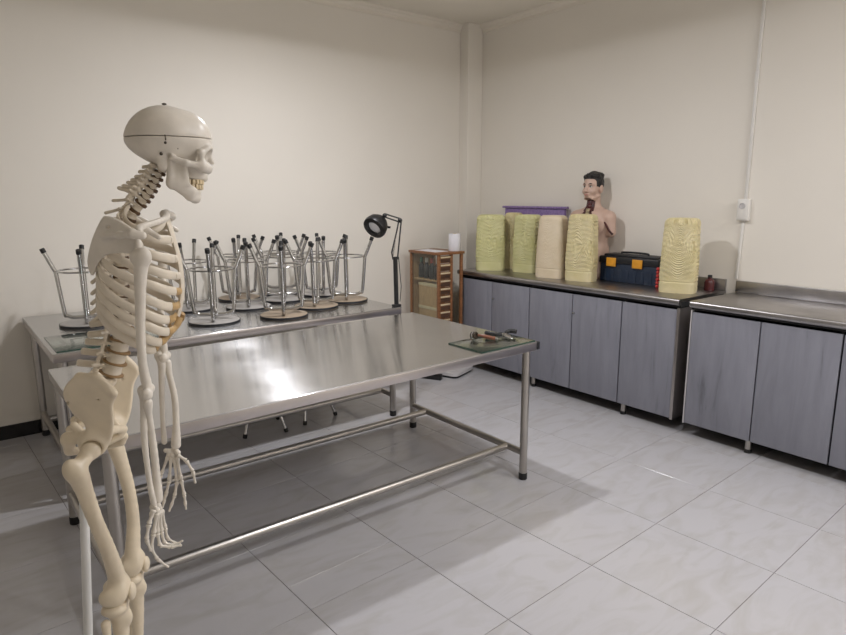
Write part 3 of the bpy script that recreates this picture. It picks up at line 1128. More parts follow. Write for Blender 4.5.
part('handle', Geo().tube(smooth_path([(0, -0.12, 0.218), (0, -0.115, 0.234), (0, 0, 0.238), (0, 0.115, 0.234), (0, 0.12, 0.218)], 4), 0.008, 10), 'black_plastic', t)

# red beaded column beside the toolbox, dark bottle behind the last block
t = thing('bead_column', 'red stack of beads standing between the toolbox and the lone yellow block', 'beads', (2.68, 1.055, WH + 0.0005))
bead = Geo().ball((0, 0, 0.0135), 0.0135, 12, 8).mesh('bead', 'red')
for k in range(6):
    link('bead', bead, t, (0, 0, k * 0.0262))
    link('bead', bead, t, (0.0, 0.0272, k * 0.0262))
t = thing('bottle', 'small dark red bottle half hidden behind the lone yellow block', 'bottle', (2.87, 0.775, WH + 0.0005))
part('bottle_body', Geo().lathe([(0.034, 0.0), (0.036, 0.005), (0.036, 0.06), (0.028, 0.08), (0.014, 0.088), (0.014, 0.096)]), 'dark_red', t)
part('bottle_cap', Geo().lathe([(0.016, 0.0965), (0.016, 0.112), (0.014, 0.114)]), 'black_plastic', t)

# ------------------------------------------------------------------ wooden display cabinet in the corner
CT = 1.13
t = thing('display_cabinet', 'small brown wooden cabinet with glass side and slatted racks in the corner', 'cabinet', (2.0, 2.865, 0))
part('top', Geo().box((-0.012, -0.012, CT - 0.024), (0.31, 0.44, CT), 0.003), 'wood', t)
part('base', Geo().box((0.0, 0.0, 0.0), (0.30, 0.43, 0.06), 0.003), 'wood', t)
for x, y in ((0.0, 0.0), (0.15, 0.0), (0.0, 0.405), (0.275, 0.405), (0.275, 0.0)):
    part('post', Geo().box((x, y, 0.0602), (x + 0.025, y + 0.025, CT - 0.0245), 0.002), 'wood', t)
part('glass_pane', Geo().box((0.003, 0.0255, 0.062), (0.007, 0.4045, CT - 0.026)), 'glass', t, label='glass side pane')
part('back_panel', Geo().box((0.001, 0.4305, 0.0), (0.30, 0.434, CT - 0.025)), 'wood_light', t)
part('shelf', Geo().box((0.026, 0.03, 0.855), (0.148, 0.40, 0.868)), 'wood_light', t)
for k in range(14):
    z = 0.075 + k * 0.0735
    r = part('rack', Geo().box((0.0255, 0.004, z), (0.1495, 0.028, z + 0.066), 0.002), 'wood', t)
    part('rack_label', Geo().box((0.030, 0.0005, z + 0.046), (0.146, 0.0038, z + 0.061), 0.001), 'wood_cream', r, label='cream strip along the rack')
    g = Geo()
    for q in range(9):
        g.box((0.033 + q * 0.0125, 0.0015, z + 0.006), (0.039 + q * 0.0125, 0.0038, z + 0.040))
    o = part('rack_slot', g, 'void', r)
    o['kind'] = 'stuff'
tcab = t
for k, (y, m, lab) in enumerate(((0.10, 'white_plastic', 'white capped dark bottle in the display cabinet, nearest the front post'), (0.18, 'red', 'red capped dark bottle on the display cabinet shelf'),
                                 (0.26, 'white_plastic', 'white capped dark bottle between the red and green capped ones'), (0.34, 'green', 'green capped dark bottle on the display cabinet shelf'))):
    b = thing('reagent_bottle', lab, 'bottle', (2.0 + 0.07, 2.865 + y, 0.8685), 0, 'bottles in the display cabinet')
    part('bottle_body', Geo().lathe([(0.026, 0), (0.028, 0.004), (0.028, 0.115), (0.018, 0.135), (0.013, 0.14), (0.013, 0.15)], seg=16), 'black_plastic', b)
    part('bottle_cap', Geo().lathe([(0.015, 0.1505), (0.015, 0.19), (0.012, 0.194)], seg=16), m, b)
b = thing('slide_box', 'light brown wooden slide box with cream edges inside the display cabinet', 'box', (2.0 + 0.03, 2.865 + 0.06, 0.0605))
part('box_body', Geo().box((0, 0, 0.0), (0.10, 0.27, 0.74), 0.003), 'wood_light', b)
for z in (0.52, 0.74):
    part('box_edge', Geo().box((-0.004, -0.004, z), (0.104, 0.274, z + 0.028), 0.002), 'wood_cream', b)
o = part('paper_sheet', Geo().box((0.01, 0.06, 0.0003), (0.165, 0.36, 0.003)), 'paper', None, (2.0, 2.865, CT), label=None)
tag(o, 'white paper sheet lying on top of the wooden display cabinet', 'paper')
t = thing('paper_roll', 'white paper roll standing on the back of the wooden display cabinet', 'paper roll', (2.25, 2.93, CT + 0.0005))
part('roll', Geo().lathe([(0.018, 0.155), (0.020, 0.16), (0.055, 0.16), (0.057, 0.157), (0.057, 0.003), (0.055, 0.0)][::-1]), 'paper', t)
part('roll_core', Geo().lathe([(0.012, 0.1605), (0.019, 0.1605), (0.019, 0.162), (0.017, 0.163)]), 'wood_cream', t)

# ------------------------------------------------------------------ magnifier lamp clamped to the wall table
t = thing('magnifier_lamp', 'black spring-arm magnifier lamp clamped to the end of the wall table', 'lamp', (0, 0, 0))
bx, by = 1.025, 2.165
g = Geo().box((bx - 0.03, by - 0.02, 0.8405), (bx + 0.03, by + 0.02, 0.858), 0.003)
g.box((bx + 0.0205, by - 0.02, 0.76), (bx + 0.03, by + 0.02, 0.84), 0.002).box((bx - 0.02, by - 0.02, 0.765), (bx + 0.02, by + 0.02, 0.775), 0.002)
part('clamp', g, 'black_paint', t)
part('clamp_screw', Geo().lathe([(0.018, 0.715), (0.018, 0.722), (0.006, 0.724), (0.006, 0.764)], (bx - 0.008, by, 0), 12), 'chrome', t)
A0 = Vector((bx, by, 0.858))
A1 = Vector((bx + 0.008, by + 0.02, 1.205))
A2 = Vector((1.09, 2.20, 1.465))
A3 = Vector((1.00, 2.265, 1.500))
HD = Vector((0.955, 2.315, 1.425))
part('post', Geo().tube([A0, A1], 0.0165, 14), 'black_paint', t)
side = Vector((0.79, -0.61, 0)) * 0.016
g = Geo()
g.tube([A1 + side - Vector((0, 0, .02)), A2 + side * 0.6], 0.0055, 8).tube([A1 - side - Vector((0, 0, .02)), A1 - side * 1.6 + Vector((0, 0, .03)), A2 * 0.5 + A1 * 0.5 - side * 0.4 + Vector((0, 0, .05)), A2 - side * 0.5], 0.0055, 8)
part('lower_arm', g, 'black_paint', t)
sp = [A1 - side * 1.2 + (A2 - A1) * (0.03 + 0.42 * i / 90) + Vector((0.007 * math.cos(i * 0.9), 0.007 * math.sin(i * 0.9), 0)) for i in range(91)]
part('spring', Geo().tube(sp, 0.0016, 5), 'chrome', t)
g = Geo().ball(A2, 0.017, 12, 8)
part('elbow_joint', g, 'black_paint', t)
o1 = Vector((0, 0, 0.013))
g = Geo().tube([A2 + o1, A3 + o1], 0.0052, 8).tube([A2 - o1, A3 - o1 * 0.8], 0.0052, 8)
part('upper_arm', g, 'black_paint', t)
g = Geo().ball(A3, 0.017, 12, 8).tube([A3, A3 + Vector((-0.01, 0.0, -0.03)), HD + Vector((0.03, 0.02, 0.03))], 0.008, 8)
part('head_joint', g, 'black_paint', t)
nz = Vector((-0.80, -0.26, -0.55)).normalized()
q = nz.to_track_quat('Z', 'Y').to_matrix().to_4x4()
hd = part('lamp_head', Geo().lathe([(0.03, -0.072), (0.058, -0.066), (0.080, -0.035), (0.090, 0.010), (0.086, 0.030), (0.060, 0.036), (0.052, 0.030), (0.05, 0.012)], (0, 0, 0), 36, q), 'black_paint', t, HD)
part('lens', Geo().lathe([(0.051, 0.010), (0.050, 0.0135), (0.025, 0.0185), (0.003, 0.020)], (0, 0, 0), 32, q), 'lens', hd, label='white round lens')
part('head_knob', Geo().tube([HD + Vector((0.08, -0.03, -0.01)), HD + Vector((0.10, -0.045, -0.012))], 0.008, 10), 'black_paint', t)
cb = smooth_path([A1 + side * 1.5, A0 * 0.5 + A1 * 0.5 + side * 2.2, A0 + side * 2.2 + Vector((0, 0, 0.12)), A0 + side * 1.6 + Vector((0, 0, 0.02))], 6)
part('cable', Geo().tube(cb, 0.003, 6), 'black_paint', t)

# ------------------------------------------------------------------ tools on the glass plate
ZG = 0.8396
t = thing('hand_tool', 'brown-handled tool with round dark metal head on the glass plate', 'tool', (0.745, 1.02, ZG))
t.scale = (0.8, 0.8, 0.8)
q = Matrix.Rotation(math.radians(80), 4, 'X')
part('tool_head', Geo().lathe([(0.020, -0.022), (0.027, -0.018), (0.027, 0.016), (0.022, 0.021), (0.016, 0.021), (0.015, 0.012)], (0, 0, 0.0285), 20, q), 'hook', t)
part('tool_ring', Geo().lathe([(0.0275, -0.006), (0.0290, -0.004), (0.0290, 0.004), (0.0275, 0.006)], (0, 0, 0.0285), 20, q), 'chrome', t, label='bright metal ring')
part('handle', Geo().tube(smooth_path([(0.02, -0.015, 0.03), (0.045, -0.05, 0.026), (0.075, -0.10, 0.018), (0.09, -0.125, 0.014)], 4), [0.010] * 4 + [0.014] * 4 + [0.0135] * 4 + [0.012], 12), 'brown_handle', t, label='brown handle')
part('end_cap', Geo().tube([(0.088, -0.122, 0.015), (0.10, -0.142, 0.013)], [0.0125, 0.008], 12), 'chrome', t)
t = thing('pliers', 'black-handled pliers with bright metal jaws on the glass plate', 'pliers', (0.905, 0.945, ZG))
t.scale = (0.92, 0.92, 0.92)
part('handle', Geo().tube(smooth_path([(0.0, 0.0, 0.016), (-0.03, 0.035, 0.02), (-0.05, 0.085, 0.022), (-0.045, 0.11, 0.02)], 4), [0.009] * 4 + [0.013] * 4 + [0.014] * 5, 12), 'rubber', t, label='black grip')
part('handle', Geo().tube(smooth_path([(0.012, 0.005, 0.016), (0.045, 0.025, 0.022), (0.075, 0.02, 0.03), (0.098, -0.015, 0.028)], 4), [0.009] * 4 + [0.013] * 4 + [0.014] * 5, 12), 'rubber', t, label='black grip')
part('pivot', Geo().lathe([(0.017, 0.003), (0.018, 0.008), (0.018, 0.024), (0.012, 0.028)], (0.005, 0, 0), 16), 'chrome', t)
part('jaw', Geo().tube([(0.004, 0.0, 0.015), (-0.006, -0.04, 0.013), (-0.012, -0.075, 0.009)], [0.012, 0.010, 0.004], 10), 'chrome', t)
part('jaw', Geo().tube([(0.012, 0.0, 0.015), (0.012, -0.04, 0.013), (-0.006, -0.077, 0.009)], [0.012, 0.010, 0.004], 10), 'chrome', t)

# ------------------------------------------------------------------ things on the floor behind the tables
t = thing('floor_scale', 'pale grey flat bathroom scale on the floor before the far cabinet', 'scale', (2.10, 2.80, 0.0005), 0.35)
pl = []
for cx, cy, a0 in ((0.13, 0.11, 0), (-0.13, 0.11, 90), (-0.13, -0.11, 180), (0.13, -0.11, 270)):
    for k in range(6):
        a = math.radians(a0 + k * 18)
        pl.append((cx + 0.05 * math.cos(a), cy + 0.05 * math.sin(a)))
part('platform', Geo().prism(pl, 0.022, 0.05), 'scale_grey', t)
part('under_tray', Geo().prism([(x * 0.9, y * 0.9) for x, y in pl], 0.0, 0.0218), 'black_plastic', t)
part('display_window', Geo().box((-0.06, 0.085, 0.0502), (0.06, 0.13, 0.053), 0.001), 'black_plastic', t)
t = thing('steel_foot_frame', 'black flat steel foot frame lying on the floor behind the tables', 'metal frame', (1.66, 3.05, 0.0005))
part('bar', Geo().box((-0.02, -0.44, 0.0), (0.03, 0.0, 0.05), 0.003, Matrix.Rotation(0.50, 3, 'Z'), (0, 0, 0)), 'black_paint', t)
part('bar', Geo().box((-0.33, -0.02, 0.0502), (0.03, 0.03, 0.09), 0.003, Matrix.Rotation(0.25, 3, 'Z'), (0, 0, 0)), 'black_paint', t)


# ------------------------------------------------------------------ anatomical torso on the worktop
t = thing('anatomical_torso', 'anatomical torso model with black moulded hair and opened dark red throat', 'anatomical model', (2.815, 1.81, WH + 0.0005), math.pi)
t.scale = (0.98, 0.98, 0.98)
HB = -0.0
F = Field((-0.16, -0.26, -0.01), (0.16, 0.26, 0.95), 0.0045)
F.add(F.ell((0.0, 0, 0.40), (0.105, 0.17, 0.20)), 0)
F.add(F.rbox((0.0, 0, 0.15), (0.10, 0.155, 0.16), 0.07), 0.05)
F.add(F.cap((-0.01, -0.165, 0.525), (-0.01, 0.165, 0.525), 0.052), 0.06)
for s in (-1, 1):
    F.add(F.cap((-0.005, s * 0.175, 0.515), (-0.005, s * 0.195, 0.40), 0.050, 0.043), 0.03)
    F.add(F.ell((0.065, s * 0.08, 0.44), (0.04, 0.085, 0.07)), 0.04)
    F.add(F.cap((-0.03, s * 0.03, 0.60), (-0.02, s * 0.13, 0.55), 0.025), 0.04)
F.add(F.cap((-0.018, 0, 0.72), (-0.018, 0, 0.54), 0.050, 0.062), 0.03)
F.d = np.maximum(F.d, 0.0005 - F.Z)
# head
F.add(F.ell((0.0, 0, 0.795), (0.090, 0.074, 0.098)), 0.02)
F.add(F.ell((0.030, 0, 0.735), (0.058, 0.060, 0.082)), 0.02)
F.add(F.ell((0.066, 0, 0.677), (0.022, 0.026, 0.020)), 0.02)
for s in (-1, 1):
    F.add(F.cap((0.0, s * 0.058, 0.705), (0.055, s * 0.030, 0.677), 0.014), 0.02)
    F.add(F.ell((0.060, s * 0.042, 0.738), (0.020, 0.022, 0.018)), 0.02)
    F.cut(F.ell((0.090, s * 0.032, 0.778), (0.014, 0.020, 0.012)), 0.012)
    F.add(F.cap((0.079, s * 0.014, 0.795), (0.070, s * 0.050, 0.797), 0.008), 0.012)
    F.add(F.ell((-0.008, s * 0.078, 0.760), (0.022, 0.010, 0.034)), 0.004)
    F.cut(F.ell((-0.002, s * 0.090, 0.762), (0.010, 0.008, 0.018)), 0.004)
    F.add(F.cap((0.098, s * 0.010, 0.740), (0.088, s * 0.015, 0.741), 0.007), 0.006)
F.add(F.cap((0.088, 0, 0.785), (0.106, 0, 0.745), 0.008, 0.012), 0.010)
F.add(F.ell((0.090, 0, 0.714), (0.012, 0.026, 0.007)), 0.006)
F.add(F.ell((0.088, 0, 0.703), (0.012, 0.022, 0.008)), 0.006)
# opened throat and upper chest
F.cut(F.cap((0.055, 0, 0.655), (0.075, 0, 0.56), 0.040, 0.030), 0.008)
F.cut(F.cap((0.085, 0, 0.56), (0.10, 0, 0.40), 0.034, 0.05), 0.010)
body = link('torso', F.mesh('torso', 'skin'), t)
g = Geo()
g.tube(smooth_path([(0.024, 0, 0.668), (0.034, 0, 0.62), (0.045, 0, 0.57), (0.055, 0, 0.50), (0.06, 0, 0.42)], 4), 0.017, 12)
for s in (-1, 1):
    g.tube(smooth_path([(0.022, s * 0.022, 0.665), (0.036, s * 0.026, 0.61), (0.066, s * 0.030, 0.565), (0.080, s * 0.055, 0.535)], 4), 0.0095, 10)
    g.tube(smooth_path([(0.02, s * 0.034, 0.66), (0.03, s * 0.037, 0.61), (0.055, s * 0.045, 0.575)], 4), 0.007, 8)
g.ball((0.040, 0, 0.615), (0.022, 0.026, 0.024), 14, 10)
part('throat_anatomy', g, 'throat', body, label='dark red throat vessels and windpipe')
g = Geo()
for k in range(7):
    g.tube([(0.05 + 0.022 * math.cos(a) + k * 0.002, 0.019 * math.sin(a), 0.59 - k * 0.012) for a in [i * math.pi / 8 - math.pi / 2 for i in range(9)]], 0.004, 6)
part('windpipe_rings', g, 'wood_cream', body, label='pale windpipe rings')
part('shoulder_muscle', Geo().tube(smooth_path([(0.045, 0.150, 0.500), (0.052, 0.190, 0.455), (0.046, 0.215, 0.415), (0.02, 0.230, 0.385)], 5), 0.009, 8), 'throat', body, label='dark red opened shoulder muscle')
H = Field((-0.13, -0.11, 0.70), (0.13, 0.11, 0.93), 0.0035)
H.add(H.ell((-0.006, 0, 0.808), (0.094, 0.079, 0.096)), 0)
for k, (x, y, z, r) in enumerate(((0.045, 0.03, 0.872, .026), (0.055, -0.01, 0.872, .024), (0.04, -0.045, 0.862, .024), (0.0, 0.0, 0.885, .03), (-0.04, 0.03, 0.87, .035), (-0.04, -0.035, 0.87, .035), (0.02, 0.05, 0.868, .025))):
    H.add(H.ell((x, y, z), (r * 1.3, r, r * 0.8)), 0.015)
wav = 0.0022 * np.sin(H.Y * 420 + 6 * np.sin(H.X * 40)) * np.cos(H.Z * 60)
H.d = H.d + wav
# hairline: keep clear of the face, ears and nape
H.cut(H.rbox((0.13, 0, 0.74), (0.085, 0.12, 0.100), 0.02), 0.008)
H.cut(H.rbox((0.06, 0, 0.66), (0.075, 0.12, 0.11), 0.02), 0.008)
H.d = np.maximum(H.d, 0.735 - H.Z)
link('hair', H.mesh('hair', 'hair'), body)
for s in (-1, 1):
    part('eyebrow', Geo().tube(smooth_path([(0.0875, s * 0.014, 0.797), (0.0855, s * 0.030, 0.8025), (0.0735, s * 0.050, 0.798)], 5), [0.0035] * 3 + [0.0045] * 5 + [0.003] * 3, 8), 'hair', body, label='black eyebrow')
    e = part('eye', Geo().ball((0.0735, s * 0.031, 0.778), (0.0105, 0.0135, 0.0085), 16, 10), 'eye', body, label='white eye')
    part('iris', Geo().ball((0.0825, s * 0.031, 0.778), (0.003, 0.0055, 0.0055), 12, 8), 'iris', e, label='dark iris')
    part('eyelid', Geo().tube(smooth_path([(0.0785, s * 0.017, 0.781), (0.0845, s * 0.030, 0.787), (0.0735, s * 0.045, 0.781)], 5), 0.0026, 6), 'hair', body, label='dark upper lid')
part('lips', Geo().tube(smooth_path([(0.088, -0.023, 0.708), (0.099, -0.010, 0.7115), (0.1005, 0, 0.7095), (0.099, 0.010, 0.7115), (0.088, 0.023, 0.708)], 4), [0.0015] * 2 + [0.0045] * 13 + [0.0015] * 2, 8), 'lip', body, label='dull red lips')


# ------------------------------------------------------------------ anatomical skeleton on its stand
SK = thing('anatomical_skeleton', 'full-size ivory anatomical skeleton in profile hanging on a white pole stand', 'skeleton', (-1.296, -0.007, 0), math.radians(-24.04))


def V3(*a):
    return Vector(a)


# skull -----------------------------------------------------------
SKL = (0.1215, 0.0163, 1.731)
SKR = math.radians(8.0)
F = Field((-0.10, -0.085, -0.09), (0.125, 0.085, 0.115), 0.0019)
F.add(F.ell((0.004, 0, 0.034), (0.083, 0.068, 0.071)), 0)
F.add(F.ell((0.052, 0, 0.034), (0.048, 0.054, 0.056)), 0.02)
F.add(F.ell((-0.034, 0, 0.014), (0.045, 0.054, 0.045)), 0.02)
for s in (-1, 1):
    F.add(F.ell((0.0, s * 0.03, 0.045), (0.055, 0.042, 0.05)), 0.02)
    F.cut(F.ell((0.048, s * 0.071, -0.008), (0.022, 0.012, 0.022)), 0.012)          # temporal fossa
F.cut(0.53 * (F.X + 0.060) + 0.85 * F.Z, 0.026)                                      # sloping base of the occiput
for s in (-1, 1):
    F.add(F.ell((-0.006, s * 0.050, -0.020), (0.012, 0.010, 0.018)), 0.010)
F.add(F.ell((0.050, 0, -0.022), (0.036, 0.037, 0.036)), 0.012)                       # maxilla
F.add(F.ell((0.048, 0, -0.046), (0.032, 0.032, 0.013)), 0.010)                       # upper jaw arch
F.add(F.cap((0.091, -0.030, 0.013), (0.091, 0.030, 0.013), 0.0085), 0.012)           # brow
F.add(F.cap((0.088, 0, 0.008), (0.098, 0, -0.016), 0.0075, 0.0055), 0.006)           # nasal bones
F.add(F.cap((0.079, 0, -0.040), (0.080, 0, -0.050), 0.007), 0.008)
for s in (-1, 1):
    F.add(F.cap((0.086, s * 0.040, 0.012), (0.072, s * 0.054, 0.002), 0.0075), 0.006)
    F.add(F.cap((0.072, s * 0.054, 0.004), (0.073, s * 0.053, -0.024), 0.0065), 0.005)
    F.add(F.cap((0.073, s * 0.051, -0.026), (0.085, s * 0.030, -0.030), 0.0135, 0.0115), 0.008)
    F.add(F.cap((0.070, s * 0.057, -0.024), (0.040, s * 0.066, -0.019), 0.0075, 0.0066), 0.006)
    F.add(F.cap((0.040, s * 0.066, -0.019), (0.012, s * 0.063, -0.008), 0.0066, 0.006), 0.006)
    F.cut(F.ell((0.092, s * 0.031, -0.005), (0.030, 0.0185, 0.0165)), 0.005)          # orbit
    F.cut(F.cap((0.07, s * 0.027, -0.005), (0.05, s * 0.02, -0.006), 0.012, 0.006), 0.004)
    F.cut(F.ell((0.006, s * 0.068, -0.004), (0.0045, 0.012, 0.0045)), 0.003)          # ear opening
    F.cut(F.ell((0.094, s * 0.006, -0.028), (0.020, 0.0070, 0.0125)), 0.004)          # nasal opening
    F.cut(F.ell((0.066, s * 0.048, -0.046), (0.014, 0.010, 0.010)), 0.008)            # under the cheek bone
F.cut(F.ell((0.02, 0, -0.055), (0.05, 0.030, 0.016)), 0.01)                           # palate, skull base
F.cut(F.ell((-0.012, 0, -0.045), (0.02, 0.017, 0.025)), 0.004)
skull = link('skull', F.mesh('skull', 'bone_pale', F.Z - 0.0350), SK, SKL, SKR)
cap_ = link('skull_cap', F.mesh('skull_cap', 'bone_pale', 0.0362 - F.Z), SK, SKL, SKR)
g = Geo()
for s in (-1, 1):
    g = Geo()
    g.tube([(0.002, s * 0.0705, 0.050), (0.002, s * 0.0735, 0.044), (0.003, s * 0.0735, 0.028), (0.002, s * 0.069, 0.022)], 0.0014, 6)
    part('clasp_hook', g, 'hook', skull, label='small dark metal hook')
    for c, r in (((0.002, s * 0.0705, 0.048), 0.0036), ((0.002, s * 0.0705, 0.022), 0.0036), ((-0.008, s * 0.067, -0.001), 0.0036), ((0.026, s * 0.066, 0.010), 0.0012)):
        part('screw', Geo().ball(c, r, 8, 6), 'hook', skull, label='small dark screw head')
part('bolt', Geo().lathe([(0.0022, 0.098), (0.0022, 0.107), (0.0048, 0.107), (0.0048, 0.110), (0.002, 0.1105)], (0.006, 0, 0), 10).tube([(0.006, -0.008, 0.109), (0.006, 0.008, 0.109)], 0.0015, 6), 'hook', cap_, label='small dark hanging bolt')
# mandible
F = Field((-0.025, -0.075, -0.125), (0.095, 0.075, 0.0), 0.0019)
for s in (-1, 1):
    F.add(F.ell((0.010, s * 0.053, -0.014), (0.006, 0.010, 0.006)), 0.004)
    F.add(F.cap((0.010, s * 0.053, -0.016), (0.005, s * 0.050, -0.060), 0.0060, 0.0065), 0.006)
    F.add(F.cap((0.036, s * 0.050, -0.020), (0.036, s * 0.047, -0.060), 0.0055, 0.0065), 0.006)
    F.add(F.rbox((0.022, s * 0.0495, -0.043), (0.0215, 0.0046, 0.028), 0.004, -0.10), 0.006)
    F.add(F.cap((0.008, s * 0.048, -0.060), (0.046, s * 0.020, -0.089), 0.0085, 0.0095), 0.010)
    F.add(F.cap((0.022, s * 0.046, -0.060), (0.048, s * 0.024, -0.080), 0.0095, 0.0095), 0.010)
    F.add(F.cap((0.032, s * 0.045, -0.061), (0.050, s * 0.026, -0.076), 0.0070), 0.008)
    F.add(F.cap((0.050, s * 0.026, -0.078), (0.063, s * 0.008, -0.080), 0.0070), 0.008)
    F.add(F.cap((0.046, s * 0.020, -0.090), (0.056, s * 0.006, -0.095), 0.0095), 0.008)
F.add(F.ell((0.056, 0, -0.093), (0.012, 0.016, 0.010)), 0.008)
mand = link('mandible', F.mesh('mandible', 'bone_pale'), SK, SKL, SKR)
# teeth, one by one
tm = Geo().box((-0.0036, -0.0037, -0.0054), (0.0036, 0.0037, 0.0054), 0.0015).mesh('tooth', 'tooth')
for k in range(14):
    u = (k - 6.5) / 6.5
    a = u * 1.47
    x = 0.027 + 0.050 * math.cos(a) ** 0.8 - 0.003
    y = 0.0305 * math.sin(a) / math.sin(1.25)
    link('tooth', tm, skull, (x, y, -0.0595 + 0.0025 * abs(u)), math.atan2(y * 1.7, x - 0.030))
    link('tooth', tm, mand, (x - 0.002, y * 0.97, -0.0705 + 0.003 * abs(u)), math.atan2(y * 1.7, x - 0.030))

# spine ------------------------------------------------------------


def vertebra(kind):
    if kind == 'c':
        rb, hb, sp, tr, sd = 0.0095, 0.0058, 0.034, 0.024, -0.010
    elif kind == 't':
        rb, hb, sp, tr, sd = 0.0130, 0.0085, 0.046, 0.030, -0.026
    else:
        rb, hb, sp, tr, sd = 0.0200, 0.0105, 0.054, 0.036, -0.006
    F = Field((-rb - sp - 0.012, -tr - 0.012, -0.042), (rb + 0.008, tr + 0.012, 0.024), 0.0017)
    ry = 1.25
    q = np.sqrt(F.X ** 2 + (F.Y / ry) ** 2) - rb + 0.0018 * np.cos(F.Z / hb * 1.5)
    d = np.maximum(q, np.abs(F.Z) - hb)
    F.add(d, 0)
    xp = -rb - 0.010
    for s in (-1, 1):
        F.add(F.cap((-rb * 0.7, s * rb * 0.8, 0.002), (xp, s * (rb * 0.75), 0.002), 0.0034), 0.003)
        F.add(F.cap((xp, s * rb * 0.75, 0.002), (xp - 0.010, 0, -0.002), 0.0036), 0.004)
        F.add(F.cap((xp, s * rb * 0.75, 0.003), (xp - 0.006, s * tr, 0.004), 0.0040, 0.0034), 0.004)
        F.add(F.cap((xp - 0.001, s * rb * 0.8, 0.012), (xp - 0.002, s * rb * 0.8, -0.013), 0.0042), 0.004)
    e = (xp - sp * 0.72, 0, sd)
    F.add(F.cap((xp - 0.008, 0, -0.001), e, 0.0036, 0.0042), 0.004)
    if kind == 'l':
        for z in (-0.008, -0.004, 0.0):
            F.add(F.cap((xp - 0.008, 0, z), (e[0], 0, z - 0.006), 0.0036), 0.004)
    F.d = np.maximum(F.d, -(np.sqrt((F.X + rb + 0.006) ** 2 + F.Y ** 2) - 0.0065))
    return F.mesh('vertebra', 'bone')


VM = {k: vertebra(k) for k in 'ctl'}
sp_pts = [(0.116, 1.704), (0.109, 1.690), (0.094, 1.662), (0.076, 1.638), (0.060, 1.620), (0.042, 1.596), (0.022, 1.545), (0.012, 1.48), (0.008, 1.41), (0.006, 1.365),
          (0.003, 1.345), (-0.001, 1.322), (-0.009, 1.297), (-0.019, 1.271), (-0.029, 1.245)]
SPn = smooth_path([(x, 0, z) for x, z in sp_pts], 12)
cum = [0]
for i in range(1, len(SPn)):
    cum.append(cum[-1] + (SPn[i] - SPn[i - 1]).length)


def spine_at(s):
    s = max(0, min(s, cum[-1] - 1e-6))
    for i in range(1, len(cum)):
        if cum[i] >= s:
            t = (s - cum[i - 1]) / (cum[i] - cum[i - 1])
            return SPn[i - 1].lerp(SPn[i], t), (SPn[i] - SPn[i - 1]).normalized()


LTOT = cum[-1]
wts = [0.0125] * 7 + [0.0205] * 12 + [0.0262] * 5
sc = LTOT / sum(wts)
s = 0
TV = {}
for i in range(24):
    s0 = s + wts[i] * sc / 2
    s += wts[i] * sc
    p, tg = spine_at(s0)
    kind = 'c' if i < 7 else ('t' if i < 19 else 'l')
    if 7 <= i < 19:
        TV[i - 6] = p.copy()
    zax = -tg
    xax = Vector((zax.z, 0, -zax.x))
    m = Matrix((xax, Vector((0, 1, 0)), zax)).transposed().to_4x4()
    base = {'c': 0.0125, 't': 0.0205, 'l': 0.0262}[kind]
    k = wts[i] * sc / base
    grow = {'c': 1 + 0.03 * i, 't': 0.82 + 0.03 * (i - 7), 'l': 0.95 + 0.02 * (i - 19)}[kind]
    gx = grow * (0.80 + 0.035 * i) if kind == 'c' else grow
    m = m @ Matrix.Diagonal((gx, grow, min(grow, k), 1))
    m.translation = p
    link('vertebra', VM[kind], SK, mtx=m)
    if True:
        pe, te = spine_at(s)
        rd = {'c': 0.0098, 't': 0.0132, 'l': 0.021}[kind] * grow
        qq = (-te).to_track_quat('Z', 'Y').to_matrix().to_4x4()
        qq.translation = pe
        g = Geo().lathe([(rd * 0.9, -0.0038), (rd, -0.002), (rd, 0.002), (rd * 0.9, 0.0038)], seg=20)
        o = link('spinal_disc', g.mesh('spinal_disc', 'disc' if kind == 'l' else 'disc_dark'), SK, mtx=qq @ Matrix.Diagonal((1, 1.25, 1, 1)))
        o['label'] = 'brown spinal disc'

# sternum ----------------------------------------------------------
stp = smooth_path([(0.113, 0, 1.608), (0.125, 0, 1.556), (0.135, 0, 1.498), (0.137, 0, 1.435), (0.127, 0, 1.385), (0.112, 0, 1.350)], 6)
ns = len(stp)
wid = [0.024 - 0.010 * min(1, i / 9) + 0.004 * math.sin(i / ns * math.pi) for i in range(ns)]
wid[-4:] = [0.014, 0.011, 0.008, 0.004]
part('sternum', Geo().tube(stp, wid, 14, upv=(0, 1, 0), r2=[0.0058] * ns), 'bone', SK)


def st_at(z):
    for i in range(1, ns):
        if stp[i].z <= z:
            t = (stp[i - 1].z - z) / (stp[i - 1].z - stp[i].z)
            return stp[i - 1].lerp(stp[i], t)
    return stp[-1]


